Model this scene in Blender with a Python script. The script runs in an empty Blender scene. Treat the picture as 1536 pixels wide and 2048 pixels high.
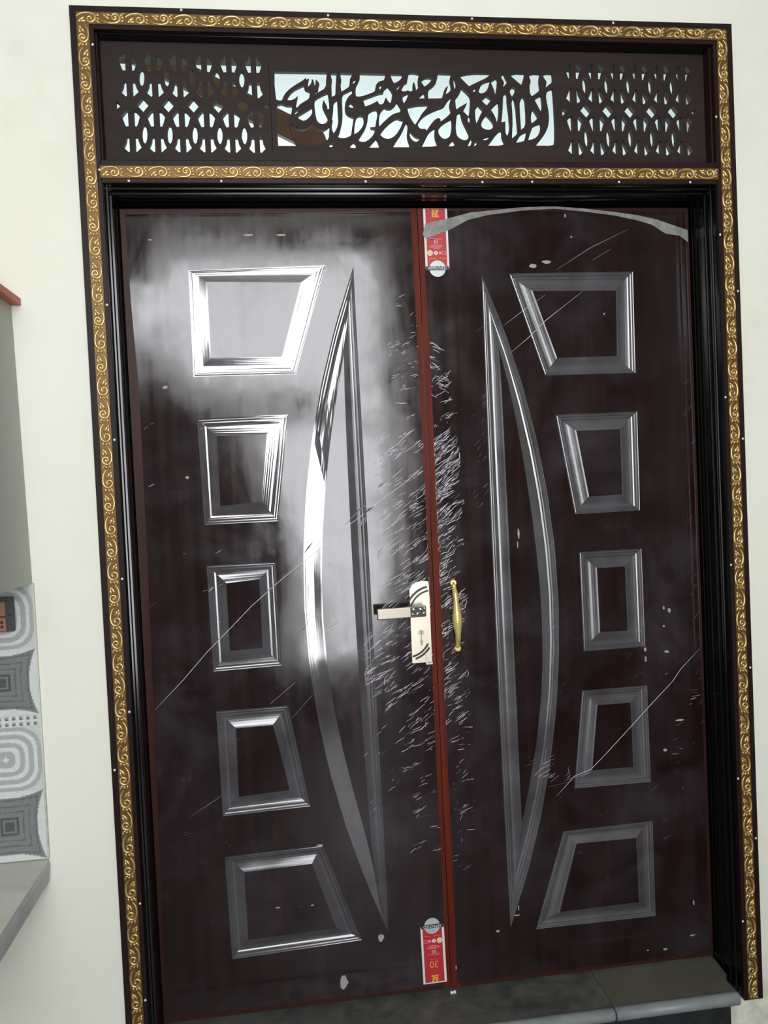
import bpy, bmesh, math, random
from mathutils import Matrix, Vector
from mathutils.geometry import delaunay_2d_cdt

# ---------------------------------------------------------------- camera
COL = bpy.context.scene.collection
scene = bpy.context.scene
cam_data = bpy.data.cameras.new('camera')
cam = bpy.data.objects.new('camera', cam_data)
COL.objects.link(cam)
cam_data.sensor_fit = 'VERTICAL'
cam_data.sensor_height = 36.0
cam_data.lens = 1581.32 / 2048 * 36.0
cam_data.clip_start = 0.02
cR = Vector((0.99133099, -0.12324883, -0.04552567))
cU = Vector((0.0486862, 0.02275284, 0.99855494))
cF = Vector((0.12203489, 0.99211493, -0.02855612))
cam.matrix_world = Matrix(((cR.x, cU.x, -cF.x, 0.48743), (cR.y, cU.y, -cF.y, -2.14397), (cR.z, cU.z, -cF.z, 1.6818), (0, 0, 0, 1)))
scene.camera = cam

# ---------------------------------------------------------------- sky, lights, exposure
world = bpy.data.worlds.new('overcast_sky')
scene.world = world
world.use_nodes = True
wb = world.node_tree.nodes['Background']
wb.inputs['Color'].default_value = (0.95, 0.97, 1.0, 1)
wb.inputs['Strength'].default_value = 12.0

def area_light(name, loc, rot, sx, sy, power, color=(1, 1, 1), portal=False):
    d = bpy.data.lights.new(name, 'AREA')
    d.shape = 'RECTANGLE'; d.size = sx; d.size_y = sy; d.energy = power; d.color = color
    o = bpy.data.objects.new(name, d); COL.objects.link(o)
    o.location = loc; o.rotation_euler = rot
    if portal: d.cycles.is_portal = True
    return o
# daylight comes in through the big opening behind the viewer (portal = sampling aid only)
area_light('opening_portal', (0.35, -3.62, 2.0), (math.radians(90), 0, 0), 2.2, 3.4, 1, portal=True)
# unseen area light, added to brighten the inner room behind the fretwork
area_light('inner_room_fill', (0.8, 3.3, 2.2), (math.radians(-105), 0, 0), 1.6, 1.2, 46, (0.93, 0.985, 1.0))

vs = scene.view_settings
vs.view_transform = 'Standard'; vs.look = 'None'; vs.gamma = 1.0; vs.use_curve_mapping = False
vs.exposure = 0.2

# ---------------------------------------------------------------- measured outlines, metres (x, z) in the door plane
LP=[[[(0.2501,2.3111),(0.6292,2.3218),(0.5319,2.018),(0.249,2.0184)],[(0.2992,2.2794),(0.559,2.2746),(0.4951,2.0677),(0.2994,2.0692)]],[[(0.2526,1.9012),(0.506,1.9052),(0.4612,1.6062),(0.2579,1.6052)],[(0.3048,1.8513),(0.4426,1.852),(0.4199,1.6624),(0.3041,1.6562)]],[[(0.2576,1.4916),(0.4498,1.4906),(0.4527,1.1962),(0.2617,1.1927)],[(0.3101,1.4387),(0.4016,1.4452),(0.4014,1.2491),(0.3099,1.2473)]],[[(0.2636,1.0794),(0.4649,1.0802),(0.5133,0.7858),(0.2671,0.7799)],[(0.3158,1.0269),(0.4193,1.0281),(0.4578,0.8373),(0.3143,0.8311)]],[[(0.266,0.6635),(0.5441,0.6694),(0.643,0.3808),(0.2723,0.3676)],[(0.3179,0.6143),(0.5099,0.6186),(0.5713,0.4238),(0.3201,0.4184)]]]
RP=[[[(1.1618,2.2927),(1.5404,2.2934),(1.537,1.9944),(1.2579,1.9942)],[(1.2309,2.2408),(1.4862,2.2388),(1.4815,2.0453),(1.2974,2.0447)]],[[(1.2855,1.8787),(1.5376,1.8792),(1.5358,1.5843),(1.3334,1.5827)],[(1.3476,1.8283),(1.4831,1.8293),(1.4817,1.6339),(1.3791,1.6333)]],[[(1.3417,1.4699),(1.5357,1.4693),(1.5364,1.1742),(1.3438,1.1734)],[(1.3946,1.4186),(1.4822,1.419),(1.4832,1.2255),(1.3969,1.2274)]],[[(1.3345,1.0563),(1.5377,1.0565),(1.5388,0.7623),(1.2988,0.7642)],[(1.3803,1.0085),(1.4843,1.008),(1.4853,0.8128),(1.3559,0.8143)]],[[(1.2597,0.6386),(1.5398,0.6427),(1.5386,0.3504),(1.1633,0.3528)],[(1.299,0.5974),(1.4859,0.5959),(1.4873,0.3987),(1.238,0.3959)]]]
lao=[(0.7092,2.3177),(0.6511,2.1572),(0.6045,1.9967),(0.5688,1.8362),(0.5436,1.6757),(0.5287,1.5152),(0.5242,1.3547),(0.5303,1.1942),(0.5473,1.0337),(0.5751,0.8732),(0.6137,0.7127),(0.663,0.5522),(0.7216,0.3917)]
rao=[(1.081,2.2879),(1.1417,2.1278),(1.1892,1.9676),(1.2259,1.8075),(1.2519,1.6473),(1.2674,1.4872),(1.2726,1.3271),(1.2678,1.1669),(1.2528,1.0068),(1.2277,0.8466),(1.192,0.6865),(1.1453,0.5263),(1.0857,0.3662)]
lai=[(0.6701,2.0699),(0.6428,1.9447),(0.619,1.8195),(0.6001,1.6943),(0.5861,1.569),(0.5778,1.4438),(0.576,1.3186),(0.5812,1.1934),(0.5939,1.0682),(0.6136,0.9429),(0.6388,0.8177),(0.6665,0.6925),(0.6912,0.5673)]
rai=[(1.1222,2.0792),(1.1492,1.9621),(1.1693,1.845),(1.1858,1.7279),(1.1995,1.6107),(1.2103,1.4936),(1.2175,1.3765),(1.2198,1.2594),(1.2161,1.1423),(1.2053,1.0252),(1.1873,0.908),(1.1625,0.7909),(1.1333,0.6738)]
lso=[(0.7092,2.3177),(0.7105,2.1572),(0.7116,1.9967),(0.7127,1.8362),(0.7138,1.6757),(0.7149,1.5152),(0.7161,1.3547),(0.7173,1.1942),(0.7185,1.0337),(0.7197,0.8732),(0.721,0.7127),(0.7223,0.5522),(0.7216,0.3917)]
rso=[(1.081,2.2879),(1.0798,2.1278),(1.0789,1.9676),(1.0783,1.8075),(1.078,1.6473),(1.078,1.4872),(1.0782,1.3271),(1.0787,1.1669),(1.0794,1.0068),(1.0805,0.8466),(1.0818,0.6865),(1.0834,0.5263),(1.0857,0.3662)]
lsi=[(0.6701,2.0699),(0.6671,1.9447),(0.6662,1.8195),(0.6659,1.6943),(0.6661,1.569),(0.6668,1.4438),(0.6681,1.3186),(0.6699,1.1934),(0.6722,1.0682),(0.675,0.9429),(0.6784,0.8177),(0.6824,0.6925),(0.6912,0.5673)]
rsi=[(1.1222,2.0792),(1.126,1.9621),(1.127,1.845),(1.128,1.7279),(1.1288,1.6107),(1.1296,1.4936),(1.1303,1.3765),(1.131,1.2594),(1.1315,1.1423),(1.132,1.0252),(1.1324,0.908),(1.1327,0.7909),(1.1333,0.6738)]
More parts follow.
